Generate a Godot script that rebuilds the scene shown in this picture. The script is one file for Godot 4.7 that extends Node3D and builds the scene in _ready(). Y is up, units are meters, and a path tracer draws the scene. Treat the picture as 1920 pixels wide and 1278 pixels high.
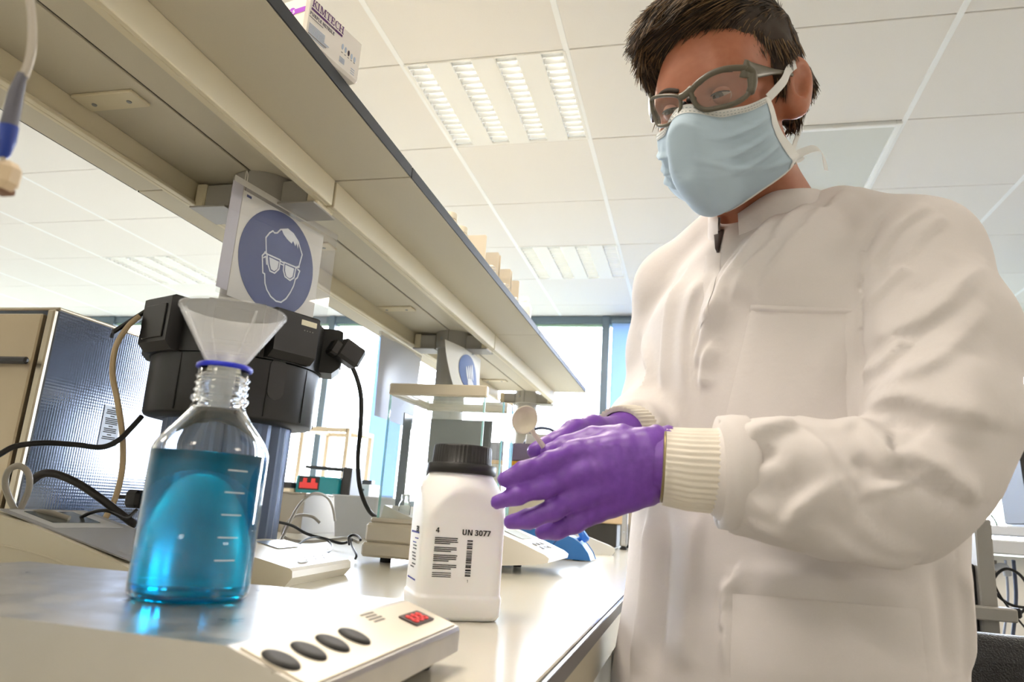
extends Node3D

# ---------------------------------------------------------------- camera model (the frame is taken as 1920 x 1278)
const FOCAL := 1350.59
const EYE := Vector3(0, 1.025, 0)
const BENCH := 0.90
const CEIL := 2.565
const SHELF := 1.653
const WALL_Z := -5.45
var cam_basis := Basis.from_euler(Vector3(0.23267724, 0.25424644, 0.06800377), EULER_ORDER_YXZ)
var used_names := {}
var mats := {}
var rng := RandomNumberGenerator.new()

func ray(px: float, py: float) -> Vector3:
	return cam_basis * Vector3((px - 960.0) / FOCAL, -(py - 639.0) / FOCAL, -1.0)
func at_y(px, py, h) -> Vector3:
	var d = ray(px, py)
	return EYE + d * ((h - EYE.y) / d.y)
func at_z(px, py, z) -> Vector3:
	var d = ray(px, py)
	return EYE + d * ((z - EYE.z) / d.z)
func at_x(px, py, x) -> Vector3:
	var d = ray(px, py)
	return EYE + d * ((x - EYE.x) / d.x)
func at_d(px, py, depth) -> Vector3:
	return EYE + ray(px, py) * depth

# ---------------------------------------------------------------- naming and tagging
func numbered(called: String) -> String:
	if not used_names.has(called):
		used_names[called] = 0
		return called
	used_names[called] += 1
	return "%s_%03d" % [called, used_names[called]]
func tag(o, label := "", category := "", group := "", kind := ""):
	if label: o.set_meta("label", label)
	if category: o.set_meta("category", category)
	if group: o.set_meta("group", group)
	if kind: o.set_meta("kind", kind)
	return o
func thing(called: String, label: String, category: String, at := Vector3.ZERO, turn := 0.0, group := "") -> Node3D:
	var o := Node3D.new()
	o.name = numbered(called)
	add_child(o)
	o.position = at
	o.rotation.y = turn
	tag(o, label, category, group)
	return o
func obj(called: String, st: SurfaceTool, m: Material, parent: Node3D = null, label := "") -> MeshInstance3D:
	var o := MeshInstance3D.new()
	st.generate_normals()
	st.index()
	o.mesh = st.commit()
	o.mesh.surface_set_material(0, m)
	o.name = numbered(called) if parent == null else called
	if parent == null:
		add_child(o)
	else:
		parent.add_child(o, true)
	if label: o.set_meta("label", label)
	return o
func inst(called: String, mesh: Mesh, parent: Node3D, at := Transform3D()) -> MeshInstance3D:
	var o := MeshInstance3D.new()
	o.mesh = mesh
	o.name = called
	parent.add_child(o, true)
	o.transform = at
	return o
func struct(called: String, st: SurfaceTool, m: Material, label := "") -> MeshInstance3D:
	var o = obj(called, st, m)
	tag(o, label, "", "", "structure")
	return o
func setting(called: String, label := "") -> Node3D:
	var o := Node3D.new()
	o.name = numbered(called)
	add_child(o)
	tag(o, label, "", "", "structure")
	return o

# ---------------------------------------------------------------- materials
func mat(key: String, c: Color, rough := 0.6, metal := 0.0) -> StandardMaterial3D:
	if mats.has(key):
		return mats[key]
	var m := StandardMaterial3D.new()
	m.resource_name = key
	m.albedo_color = c
	m.roughness = rough
	m.metallic = metal
	mats[key] = m
	return m
func noise_tex(size: int, freq: float, lo: Color, hi: Color, type := FastNoiseLite.TYPE_SIMPLEX_SMOOTH, octaves := 4, sd := 1) -> NoiseTexture2D:
	var n := FastNoiseLite.new()
	n.noise_type = type
	n.frequency = freq
	n.fractal_octaves = octaves
	n.seed = sd
	var t := NoiseTexture2D.new()
	t.width = size
	t.height = size
	t.seamless = true
	t.noise = n
	var g := Gradient.new()
	g.set_color(0, lo)
	g.set_color(1, hi)
	t.color_ramp = g
	return t
func normal_tex(size: int, freq: float, strength: float, octaves := 4, sd := 2) -> NoiseTexture2D:
	var n := FastNoiseLite.new()
	n.noise_type = FastNoiseLite.TYPE_SIMPLEX_SMOOTH
	n.frequency = freq
	n.fractal_octaves = octaves
	n.seed = sd
	var t := NoiseTexture2D.new()
	t.width = size
	t.height = size
	t.seamless = true
	t.noise = n
	t.as_normal_map = true
	t.bump_strength = strength
	return t
func grain(m: StandardMaterial3D, tex: Texture2D, scale: float) -> StandardMaterial3D:
	m.albedo_texture = tex
	m.uv1_triplanar = true
	m.uv1_scale = Vector3.ONE * scale
	return m
func glass_mat(key: String, c: Color, alpha: float) -> StandardMaterial3D:
	var m = mat(key, Color(c.r, c.g, c.b, alpha), 0.02)
	m.transparency = BaseMaterial3D.TRANSPARENCY_ALPHA
	return m

# ---------------------------------------------------------------- shapes
func mb() -> SurfaceTool:
	var st := SurfaceTool.new()
	st.begin(Mesh.PRIMITIVE_TRIANGLES)
	return st
func tri(st: SurfaceTool, a: Vector3, b: Vector3, c: Vector3, out: Vector3) -> void:
	if (b - a).cross(c - a).dot(out) > 0.0:
		st.add_vertex(a); st.add_vertex(c); st.add_vertex(b)
	else:
		st.add_vertex(a); st.add_vertex(b); st.add_vertex(c)
func quad(st: SurfaceTool, a: Vector3, b: Vector3, c: Vector3, d: Vector3, out: Vector3) -> void:
	tri(st, a, b, c, out)
	tri(st, a, c, d, out)
func box(st: SurfaceTool, center: Vector3, size: Vector3, bevel := 0.002, t := Transform3D()) -> SurfaceTool:
	# a box with chamfered edges
	st.set_smooth_group(-1)
	var h = size / 2.0
	var b = minf(bevel, minf(h.x, minf(h.y, h.z)) * 0.9)
	var P = func(s: Vector3, axis: int) -> Vector3:
		var v = Vector3(s.x * (h.x - b), s.y * (h.y - b), s.z * (h.z - b))
		v[axis] = s[axis] * h[axis]
		return t * (center + v)
	for axis in 3:
		var u = (axis + 1) % 3
		var w = (axis + 2) % 3
		for s in [-1.0, 1.0]:
			var q := []
			for c in [[-1, -1], [1, -1], [1, 1], [-1, 1]]:
				var v := Vector3()
				v[axis] = s; v[u] = c[0]; v[w] = c[1]
				q.append(P.call(v, axis))
			var n := Vector3()
			n[axis] = s
			quad(st, q[0], q[1], q[2], q[3], t.basis * n)
		if b > 0.0:
			for s1 in [-1.0, 1.0]:
				for s2 in [-1.0, 1.0]:
					var v0 := Vector3(); var v1 := Vector3()
					v0[axis] = -1; v0[u] = s1; v0[w] = s2
					v1[axis] = 1; v1[u] = s1; v1[w] = s2
					var n := Vector3()
					n[u] = s1; n[w] = s2
					quad(st, P.call(v0, u), P.call(v1, u), P.call(v1, w), P.call(v0, w), t.basis * n)
	if b > 0.0:
		for sx in [-1.0, 1.0]:
			for sy in [-1.0, 1.0]:
				for sz in [-1.0, 1.0]:
					var v = Vector3(sx, sy, sz)
					tri(st, P.call(v, 0), P.call(v, 1), P.call(v, 2), t.basis * v)
	return st
func bx(called: String, center: Vector3, size: Vector3, m: Material, parent: Node3D = null, bevel := 0.002, turn := Basis()) -> MeshInstance3D:
	return obj(called, box(mb(), Vector3.ZERO, size, bevel, Transform3D(turn, center)), m, parent)
func rings(st: SurfaceTool, rr: Array, closed := true, cap0 := true, cap1 := true, smooth := 0) -> SurfaceTool:
	# joins rings of points (same count); rings run counter-clockwise seen from the far end of the run
	st.set_smooth_group(smooth)
	var n: int = rr[0].size()
	var m = n if closed else n - 1
	for i in rr.size() - 1:
		var A = rr[i]
		var B = rr[i + 1]
		for j in m:
			var k = (j + 1) % n
			st.add_vertex(A[j]); st.add_vertex(B[j]); st.add_vertex(B[k])
			st.add_vertex(A[j]); st.add_vertex(B[k]); st.add_vertex(A[k])
	st.set_smooth_group(-1)
	if cap0 and closed:
		var c := Vector3()
		for p in rr[0]: c += p / n
		for j in n:
			st.add_vertex(c); st.add_vertex(rr[0][j]); st.add_vertex(rr[0][(j + 1) % n])
	if cap1 and closed:
		var R = rr[rr.size() - 1]
		var c := Vector3()
		for p in R: c += p / n
		for j in n:
			st.add_vertex(c); st.add_vertex(R[(j + 1) % n]); st.add_vertex(R[j])
	return st
func lathe(st: SurfaceTool, prof: Array, segs := 32, t := Transform3D(), cap0 := true, cap1 := true, sharp := false) -> SurfaceTool:
	# prof: Vector2(radius, height) from below upwards
	var rr := []
	for p in prof:
		var r := PackedVector3Array()
		for j in segs:
			var a = -TAU * j / segs
			r.append(t * Vector3(cos(a) * p.x, p.y, sin(a) * p.x))
		rr.append(r)
	if sharp:
		for i in rr.size() - 1:
			rings(st, [rr[i], rr[i + 1]], true, cap0 and i == 0, cap1 and i == rr.size() - 2, i + 1)
		return st
	return rings(st, rr, true, cap0, cap1)
func tube(st: SurfaceTool, pts: Array, radius, segs := 8, caps := true, smooth := 0) -> SurfaceTool:
	# radius: a number or an array with one for each point
	var rr := []
	var up := Vector3(0.3, 1, 0.2).normalized()
	for i in pts.size():
		var d: Vector3 = (pts[mini(i + 1, pts.size() - 1)] - pts[maxi(i - 1, 0)]).normalized()
		var u = (up - d * up.dot(d))
		if u.length() < 0.01: u = d.cross(Vector3(1, 0.1, 0))
		u = u.normalized()
		up = u
		var v = d.cross(u)
		var r: float = radius[i] if radius is Array else radius
		var ring := PackedVector3Array()
		for j in segs:
			var a = TAU * j / segs
			ring.append(pts[i] + (u * cos(a) + v * sin(a)) * r)
		rr.append(ring)
	return rings(st, rr, true, caps, caps, smooth)
func curve(pts: Array, n := 8) -> Array:
	# Catmull-Rom through the points
	var out := []
	for i in pts.size() - 1:
		var p0 = pts[maxi(i - 1, 0)]
		var p3 = pts[mini(i + 2, pts.size() - 1)]
		for k in n:
			var s = float(k) / n
			if pts[0] is float or pts[0] is int:
				out.append(cubic_interpolate(pts[i], pts[i + 1], p0, p3, s))
			else:
				out.append(pts[i].cubic_interpolate(pts[i + 1], p0, p3, s))
	out.append(pts[pts.size() - 1])
	return out
func prism(st: SurfaceTool, poly: PackedVector2Array, depth: float, t := Transform3D(), smooth_sides := false) -> SurfaceTool:
	# polygon in the xy plane of t, pulled along z from -depth/2 to depth/2
	var p = poly
	if Geometry2D.is_polygon_clockwise(p):
		p = poly.duplicate(); p.reverse()
	var idx = Geometry2D.triangulate_polygon(p)
	var h = depth / 2.0
	st.set_smooth_group(-1)
	for i in range(0, idx.size(), 3):
		var a = p[idx[i]]; var b = p[idx[i + 1]]; var c = p[idx[i + 2]]
		tri(st, t * Vector3(a.x, a.y, h), t * Vector3(b.x, b.y, h), t * Vector3(c.x, c.y, h), t.basis.z)
		tri(st, t * Vector3(a.x, a.y, -h), t * Vector3(b.x, b.y, -h), t * Vector3(c.x, c.y, -h), -t.basis.z)
	st.set_smooth_group(3 if smooth_sides else -1)
	for i in p.size():
		var a = p[i]; var b = p[(i + 1) % p.size()]
		var e = b - a
		quad(st, t * Vector3(a.x, a.y, -h), t * Vector3(b.x, b.y, -h), t * Vector3(b.x, b.y, h), t * Vector3(a.x, a.y, h), t.basis * Vector3(e.y, -e.x, 0))
	return st
func rrect(w: float, h: float, r: float, n := 5) -> PackedVector2Array:
	var p := PackedVector2Array()
	for c in [[1, 1, 0], [-1, 1, 1], [-1, -1, 2], [1, -1, 3]]:
		for k in n + 1:
			var a = (c[2] + float(k) / n) * PI / 2
			p.append(Vector2(c[0] * (w / 2 - r) + cos(a) * r, c[1] * (h / 2 - r) + sin(a) * r))
	return p
func ellipse(a: float, b: float, n := 24) -> PackedVector2Array:
	var p := PackedVector2Array()
	for i in n: p.append(Vector2(cos(TAU * i / n) * a, sin(TAU * i / n) * b))
	return p
func frame_of(o: Vector3, xdir: Vector3, ydir: Vector3) -> Transform3D:
	var x = xdir.normalized()
	var y = (ydir - x * ydir.dot(x)).normalized()
	return Transform3D(Basis(x, y, x.cross(y)), o)
func lettering(text: String, height: float, m: Material, parent: Node3D, t: Transform3D, called := "lettering", bold := false, wide := 1.0, font := "Droid Sans") -> MeshInstance3D:
	var f := SystemFont.new()
	f.font_names = PackedStringArray([font])
	f.font_weight = 700 if bold else 400
	var tm := TextMesh.new()
	tm.text = text
	tm.font = f
	tm.font_size = 32
	tm.pixel_size = height / 32.0
	tm.depth = 0.0004
	tm.curve_step = 4.0
	tm.horizontal_alignment = HORIZONTAL_ALIGNMENT_LEFT
	tm.material = m
	return inst(called, tm, parent, t.scaled_local(Vector3(wide, 1, 1)))

# ================================================================ set-up
func _ready() -> void:
	rng.seed = 7
	make_camera()
	make_sky()
	make_room()
	make_ceiling()
	make_windows()
	make_bench()
	make_counter()
	make_shelf()
	make_shelf_things()
	make_signs()
	make_stirrer()
	make_bottle()
	make_jar()
	make_power_hub()
	make_cabinet()
	make_meters()
	make_balance()
	make_far_bench()
	make_cables()
	make_right_side()
	make_probe()
	make_person()

func make_camera() -> void:
	var c := Camera3D.new()
	c.name = "camera"
	add_child(c)
	c.transform = Transform3D(cam_basis, EYE)
	c.fov = rad_to_deg(2.0 * atan(639.0 / FOCAL))
	var lens := CameraAttributesPhysical.new()      # a 25 mm lens focused on the man's face and the sign
	lens.frustum_focal_length = 12.0 / tan(atan(639.0 / FOCAL))
	lens.frustum_focus_distance = 1.15
	lens.frustum_near = 0.05
	lens.frustum_far = 100.0
	lens.exposure_aperture = 8.0
	c.attributes = lens
	c.fov = rad_to_deg(2.0 * atan(639.0 / FOCAL))
	c.near = 0.05
	c.far = 100.0
	c.current = true

func make_sky() -> void:
	var w := WorldEnvironment.new()
	w.name = "surroundings"
	var e := Environment.new()
	e.background_mode = Environment.BG_SKY
	var s := ProceduralSkyMaterial.new()      # a bright overcast day
	s.sky_top_color = Color(0.90, 0.94, 1.0)
	s.sky_horizon_color = Color(0.93, 0.96, 1.0)
	s.ground_horizon_color = Color(0.55, 0.58, 0.52)
	s.ground_bottom_color = Color(0.50, 0.52, 0.47)
	s.sky_energy_multiplier = 5.0
	s.ground_energy_multiplier = 2.4
	s.sun_angle_max = 1.0
	e.sky = Sky.new()
	e.sky.sky_material = s
	e.tonemap_mode = Environment.TONE_MAPPER_LINEAR
	e.tonemap_exposure = 1.04
	e.sdfgi_enabled = true
	e.ssao_enabled = true
	e.ssil_enabled = true
	w.environment = e
	add_child(w)

const X0 := -7.0
const X1 := 3.2
const Z1 := 2.2
const LAMP_ENERGY := 2.1
const LAMP_COLOR := Color(1.0, 0.95, 0.885)

func make_room() -> void:
	var wallm = mat("wall_paint", Color(0.86, 0.84, 0.79), 0.8)
	grain(wallm, noise_tex(256, 0.05, Color(0.985, 0.985, 0.985), Color(1, 1, 1), FastNoiseLite.TYPE_SIMPLEX_SMOOTH, 5), 0.8)
	var floorm = mat("floor_vinyl", Color(0.72, 0.70, 0.66), 0.45)
	grain(floorm, noise_tex(512, 0.08, Color(0.8, 0.8, 0.8), Color(1, 1, 1), FastNoiseLite.TYPE_SIMPLEX_SMOOTH, 5, 3), 0.7)
	var w = X1 - X0
	var d = Z1 - WALL_Z
	var cx = (X0 + X1) / 2
	var cz = (Z1 + WALL_Z) / 2
	struct("floor", box(mb(), Vector3(cx, -0.05, cz), Vector3(w + 0.6, 0.1, d + 0.6), 0.0), floorm, "pale grey vinyl floor")
	struct("wall_left", box(mb(), Vector3(X0 - 0.1, 1.4, cz), Vector3(0.2, 2.8, d + 0.6), 0.0), wallm, "plain off white wall")
	struct("wall_right", box(mb(), Vector3(X1 + 0.1, 1.4, cz), Vector3(0.2, 2.8, d + 0.6), 0.0), wallm, "plain off white wall")
	struct("wall_back", box(mb(), Vector3(cx, 1.4, Z1 + 0.1), Vector3(w + 0.6, 2.8, 0.2), 0.0), wallm, "plain off white wall")

func make_ceiling() -> void:
	var root = setting("ceiling", "white suspended ceiling of square mineral fibre tiles in a thin grid")
	var tilem = mat("ceiling_tile", Color(0.90, 0.89, 0.87), 0.9)
	grain(tilem, noise_tex(512, 0.35, Color(0.955, 0.955, 0.955), Color(1, 1, 1), FastNoiseLite.TYPE_SIMPLEX, 2, 9), 2.5)
	var railm = mat("ceiling_rail", Color(0.92, 0.93, 0.93), 0.5)
	var slab := mb()
	box(slab, Vector3((X0 + X1) / 2, CEIL + 0.17, (Z1 + WALL_Z) / 2), Vector3(X1 - X0 + 0.6, 0.14, Z1 - WALL_Z + 0.6), 0.0)
	obj("slab", slab, mat("concrete", Color(0.6, 0.6, 0.58), 0.9), root)
	# grid lines, from where they cross in the photograph
	var xs := []
	var x = 0.77 - 0.6 * 12
	while x < X1 + 0.6:
		xs.append(x); x += 0.6
	var zs := []
	var z = -2.12 - 0.605 * 6
	while z < Z1 + 0.6:
		zs.append(z); z += 0.605
	var lamp_cells := {}
	for lx in [-1.03, -4.03, 1.97]:
		for lz in [-2.725, -4.54, -0.91, 0.905]:
			if lz > 0.0 and lx != -1.03: continue      # only one tube panel burns behind the camera
			lamp_cells[Vector2i(roundi((lx - xs[0]) / 0.6), roundi((lz - zs[0]) / 0.605))] = true
	var vent_cell := Vector2i(roundi((0.17 - xs[0]) / 0.6), roundi((-3.33 - zs[0]) / 0.605))
	var tile: ArrayMesh
	for i in xs.size() - 1:
		for j in zs.size() - 1:
			var a = maxf(xs[i], X0); var b = minf(xs[i + 1], X1)
			var c = maxf(zs[j], WALL_Z); var d = minf(zs[j + 1], Z1)
			if b - a < 0.05 or d - c < 0.05: continue
			if lamp_cells.has(Vector2i(i, j)) or Vector2i(i, j) == vent_cell: continue
			var full = b - a > 0.59 and d - c > 0.59
			if full and tile:
				inst("tile", tile, root, Transform3D(Basis(), Vector3((a + b) / 2, CEIL + 0.011, (c + d) / 2)))
				continue
			var st = box(mb(), Vector3.ZERO, Vector3(b - a - 0.004, 0.016, d - c - 0.005), 0.0015)
			var o = obj("tile", st, tilem, root)
			o.position = Vector3((a + b) / 2, CEIL + 0.011, (c + d) / 2)
			if full: tile = o.mesh
	for xx in xs:
		if xx > X0 and xx < X1:
			bx("grid_rail", Vector3(xx, CEIL + 0.0072, (WALL_Z + Z1) / 2), Vector3(0.020, 0.011, Z1 - WALL_Z), railm, root, 0.001)
	for zz in zs:
		if zz > WALL_Z and zz < Z1:
			bx("grid_rail", Vector3((X0 + X1) / 2, CEIL + 0.0165, zz), Vector3(X1 - X0, 0.008, 0.024), railm, root, 0.001)
	# the plain panel in a raised white frame
	var vx = xs[vent_cell.x] + 0.3
	var vz = zs[vent_cell.y] + 0.3025
	var v = thing("ceiling_panel", "flat grey square panel in a raised white frame set in the ceiling", "ceiling panel", Vector3(vx, CEIL, vz))
	bx("plate", Vector3(0, 0.006, 0), Vector3(0.56, 0.012, 0.56), mat("vent_plate", Color(0.80, 0.81, 0.79), 0.6), v, 0.002)
	for s in [-1, 1]:
		bx("frame_bar", Vector3(s * 0.285, 0.0, 0), Vector3(0.022, 0.02, 0.592), railm, v, 0.003)
		bx("frame_bar", Vector3(0, 0.0, s * 0.285), Vector3(0.548, 0.02, 0.022), railm, v, 0.003)
	# lamps: steel pan with four louvred tubes
	var proto: Node3D
	for key in lamp_cells:
		var p = Vector3(xs[key.x] + 0.3, CEIL, zs[key.y] + 0.3025)
		lamp(p)

func lamp(p: Vector3) -> void:
	var seen = p.z < -2.0
	var label = "square recessed ceiling light with four louvred tubes"
	if absf(p.x + 0.73) < 0.1 and p.z < -4.0: label = "small looking four tube ceiling light close to the window wall above the file boxes"
	elif absf(p.x + 0.73) < 0.1 and p.z < -2.0: label = "brightest four tube louvred ceiling light between the shelf edge and the man's head"
	elif p.x < -3.0 and p.z < -4.0: label = "louvred ceiling light seen behind the hanging goggles sign above the drum"
	var o = thing("ceiling_light", label, "ceiling light", p, 0.0, "louvred ceiling lights")
	var pan = mat("lamp_pan", Color(0.90, 0.90, 0.885), 0.5)
	var refl = mat("lamp_reflector", Color(0.90, 0.90, 0.89), 0.25, 0.6)
	var glow = mat("lamp_tube", Color(1, 1, 1), 0.4)
	glow.emission_enabled = true
	glow.emission = Color(1.0, 0.98, 0.94)
	glow.emission_energy_multiplier = 5.5
	# white strips between the four slots
	var xs = [-0.285, -0.225, -0.075, 0.075, 0.225, 0.285]
	var slot := 0.0385
	var cs = [-0.2475, -0.0825, 0.0825, 0.2475]
	var e0 = -0.297
	for k in 5:
		var a = e0 if k == 0 else cs[k - 1] + slot
		var b = cs[k] - slot if k < 4 else 0.297
		bx("pan_strip", Vector3((a + b) / 2, 0.004, 0), Vector3(b - a, 0.008, 0.598), pan, o, 0.001)
	bx("pan_end", Vector3(0, 0.006, -0.296), Vector3(0.594, 0.008, 0.012), pan, o, 0.001)
	bx("pan_end", Vector3(0, 0.006, 0.296), Vector3(0.594, 0.008, 0.012), pan, o, 0.001)
	bx("housing", Vector3(0, 0.088, 0), Vector3(0.594, 0.004, 0.598), pan, o, 0.001)
	for s in [-1, 1]:
		bx("housing_side", Vector3(s * 0.296, 0.047, 0), Vector3(0.004, 0.08, 0.598), pan, o, 0.001)
		bx("housing_side", Vector3(0, 0.047, s * 0.298), Vector3(0.59, 0.08, 0.004), pan, o, 0.001)
	for c in cs:
		var st := mb()
		# trough: a parabolic mirror strip
		var rr := []
		for side in 13:
			var u = -1.0 + side / 6.0
			var ring := PackedVector3Array([Vector3(c + u * slot, 0.005 + 0.055 * (1 - u * u), -0.29), Vector3(c + u * slot, 0.005 + 0.055 * (1 - u * u), 0.29)])
			rr.append(ring)
		rings(st, rr, false, false, false)
		obj("reflector", st, refl, o)
		var tb := mb()
		tube(tb, [Vector3(c, 0.041, -0.285), Vector3(c, 0.041, 0.285)], 0.008, 10)
		obj("tube", tb, glow, o)
		for k in (15 if seen else 6):
			var n = 15 if seen else 6
			var z = -0.27 + 0.54 * k / (n - 1)
			# V-shaped cross blade, wide above
			var poly := PackedVector2Array([Vector2(-0.002, 0.0), Vector2(0.002, 0.0), Vector2(0.006, 0.022), Vector2(-0.006, 0.022)])
			var bl := mb()
			prism(bl, poly, slot * 1.9, Transform3D(Basis(Vector3(0, 0, 1), Vector3(0, 1, 0), Vector3(-1, 0, 0)), Vector3(c, 0.002, z)))
			obj("louvre_blade", bl, refl, o)
	var l := AreaLight3D.new()
	l.name = "lamp_glow"
	l.area_size = Vector2(0.56, 0.56)
	l.light_energy = LAMP_ENERGY
	l.light_color = LAMP_COLOR
	l.area_range = 15.0
	l.area_attenuation = 2.0
	l.shadow_enabled = true
	o.add_child(l)
	l.position = Vector3(0, -0.012, 0)
	l.rotation.x = -PI / 2

func make_windows() -> void:
	var framem = mat("window_frame_grey", Color(0.36, 0.42, 0.46), 0.45)
	var wallm = mats["wall_paint"]
	var sill := 1.0
	var w = X1 - X0
	var cx = (X0 + X1) / 2
	struct("wall_front", box(mb(), Vector3(cx, sill / 2 - 0.02, WALL_Z - 0.1), Vector3(w, sill - 0.04, 0.2), 0.0), wallm, "low wall under the long window")
	struct("trim_1", box(mb(), Vector3(cx, sill - 0.015, WALL_Z - 0.05), Vector3(w, 0.03, 0.34), 0.006), mat("sill", Color(0.72, 0.76, 0.74), 0.4), "grey window sill")
	struct("trim_2", box(mb(), Vector3(cx, CEIL + 0.06, WALL_Z - 0.1), Vector3(w, 0.1, 0.2), 0.0), wallm)
	var posts = [-6.8, -5.3, -3.02, -0.665, 1.70, 3.1]
	var glass = glass_mat("window_glass", Color(0.92, 0.97, 1.0), 0.05)
	for i in posts.size() - 1:
		var a: float = posts[i]
		var b: float = posts[i + 1]
		var o = setting("window_%d" % (i + 1), "tall grey framed window looking out on a white sky")
		var mid = (a + b) / 2
		bx("head_rail", Vector3(mid, CEIL - 0.03, WALL_Z - 0.04), Vector3(b - a, 0.06, 0.09), framem, o, 0.004)
		bx("glazing_bead", Vector3(mid, CEIL - 0.066, WALL_Z - 0.045), Vector3(b - a - 0.06, 0.014, 0.05), mat("bead", Color(0.55, 0.66, 0.58), 0.5), o, 0.002)
		bx("bottom_rail", Vector3(mid, sill + 0.03, WALL_Z - 0.04), Vector3(b - a, 0.06, 0.09), framem, o, 0.004)
		bx("post", Vector3(a, (sill + CEIL) / 2, WALL_Z - 0.03), Vector3(0.06, CEIL - sill, 0.1), framem, o, 0.004)
		bx("pane", Vector3(mid, (sill + CEIL) / 2, WALL_Z - 0.06), Vector3(b - a - 0.05, CEIL - sill - 0.1, 0.006), glass, o, 0.0)
	# blue roller blinds drawn over two of the panes
	var blindm = mat("blue_blind", Color(0.62, 0.76, 0.92), 0.7)
	blindm.backlight_enabled = true
	blindm.backlight = Color(0.50, 0.58, 0.68)
	var bl1 = thing("roller_blind", "pale blue roller blind drawn down beside the man's right shoulder", "blind", Vector3(0.05, 1.06, WALL_Z + 0.035), 0.0, "blue roller blinds")
	blind_parts(bl1, 1.33, blindm)
	var bl2 = thing("roller_blind", "blue roller blind behind the glass balance, partly hidden by the hanging grey sheet", "blind", Vector3(-2.42, 1.06, WALL_Z + 0.035), 0.0, "blue roller blinds")
	blind_parts(bl2, 0.28, blindm)
	# charcoal blind half drawn on the last pane: outside the picture, but the oven's side mirrors it
	var bl3 = thing("roller_blind", "charcoal roller blind half drawn over the window next to the tall cupboard", "blind", Vector3(2.68, 1.70, WALL_Z + 0.035), 0.0, "roller blinds")
	var dkb = mat("charcoal_blind", Color(0.10, 0.10, 0.11), 0.8)
	bx("fabric", Vector3(0, 0.41, 0), Vector3(0.84, 0.80, 0.003), dkb, bl3, 0.0)
	bx("bottom_bar", Vector3(0, 0.010, 0), Vector3(0.84, 0.02, 0.012), dkb, bl3, 0.003)

func blind_parts(o: Node3D, w: float, m: Material) -> void:
	bx("fabric", Vector3(0, 0.73, 0), Vector3(w, 1.43, 0.002), m, o, 0.0)
	bx("bottom_bar", Vector3(0, 0.012, 0), Vector3(w, 0.024, 0.012), mat("blind_bar", Color(0.5, 0.6, 0.7), 0.5), o, 0.003)
	var st := mb()
	tube(st, [Vector3(-w / 2, 1.46, 0), Vector3(w / 2, 1.46, 0)], 0.022, 12)
	obj("roller", st, mat("window_frame_grey", Color.GRAY), o)

func make_bench() -> void:
	var o = thing("lab_bench", "long cream laminate laboratory bench with a dark front edge", "bench", Vector3(-0.865, 0, -1.75))
	var topm = mat("bench_laminate", Color(0.86, 0.84, 0.78), 0.16)
	grain(topm, noise_tex(512, 0.5, Color(0.965, 0.965, 0.965), Color(1, 1, 1), FastNoiseLite.TYPE_SIMPLEX, 2, 21), 3.0)
	var edge = mat("bench_edge", Color(0.20, 0.185, 0.18), 0.3)
	var under = mat("bench_apron", Color(0.80, 0.77, 0.68), 0.55)
	var L = 5.0
	bx("worktop", Vector3(0, BENCH - 0.009, 0), Vector3(1.50, 0.018, L), topm, o, 0.0015)
	for s in [-1, 1]:
		bx("edge_strip", Vector3(s * 0.7535, BENCH - 0.0105, 0), Vector3(0.005, 0.017, L), edge, o, 0.001)
		bx("apron_rail", Vector3(s * 0.735, BENCH - 0.0485, 0), Vector3(0.02, 0.06, L - 0.04), under, o, 0.002)
	# white double-sided base cabinets carry the worktop, each a unit of its own
	for k in 5:
		var cab = thing("base_cabinet", "white under-bench cabinet with two doors standing in a row under the bench", "cabinet", Vector3(-0.865, 0, -3.68 + k * 0.965), 0.0, "under-bench cabinets")
		var white = mat("cabinet_white", Color(0.86, 0.85, 0.82), 0.4)
		bx("carcass", Vector3(0, 0.4805, 0), Vector3(1.36, 0.80, 0.955), white, cab, 0.002)
		bx("plinth", Vector3(0, 0.040, 0), Vector3(1.28, 0.08, 0.93), edge, cab, 0.002)
		for s in [-1, 1]:
			for q in [-1, 1]:
				var dr = bx("door", Vector3(q * 0.689, 0.455, s * 0.239), Vector3(0.018, 0.71, 0.470), white, cab, 0.003)
				bx("handle", Vector3(q * 0.704, 0.70, s * 0.06), Vector3(0.012, 0.12, 0.012), mat("handle_steel", Color(0.7, 0.7, 0.7), 0.3, 0.9), dr, 0.003)

func make_counter() -> void:
	# the next bench, seen only between the things on the first one
	var o = thing("window_counter", "plain cream counter beyond the bench carrying the teal device and the rack", "bench", Vector3(-2.33, 0, -3.55))
	bx("worktop", Vector3(0, BENCH - 0.015, 0), Vector3(1.36, 0.03, 1.9), mats["bench_laminate"], o, 0.002)
	bx("carcass", Vector3(0, 0.435, 0), Vector3(1.28, 0.86, 1.8), mat("cabinet_white", Color.WHITE), o, 0.003)

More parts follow.
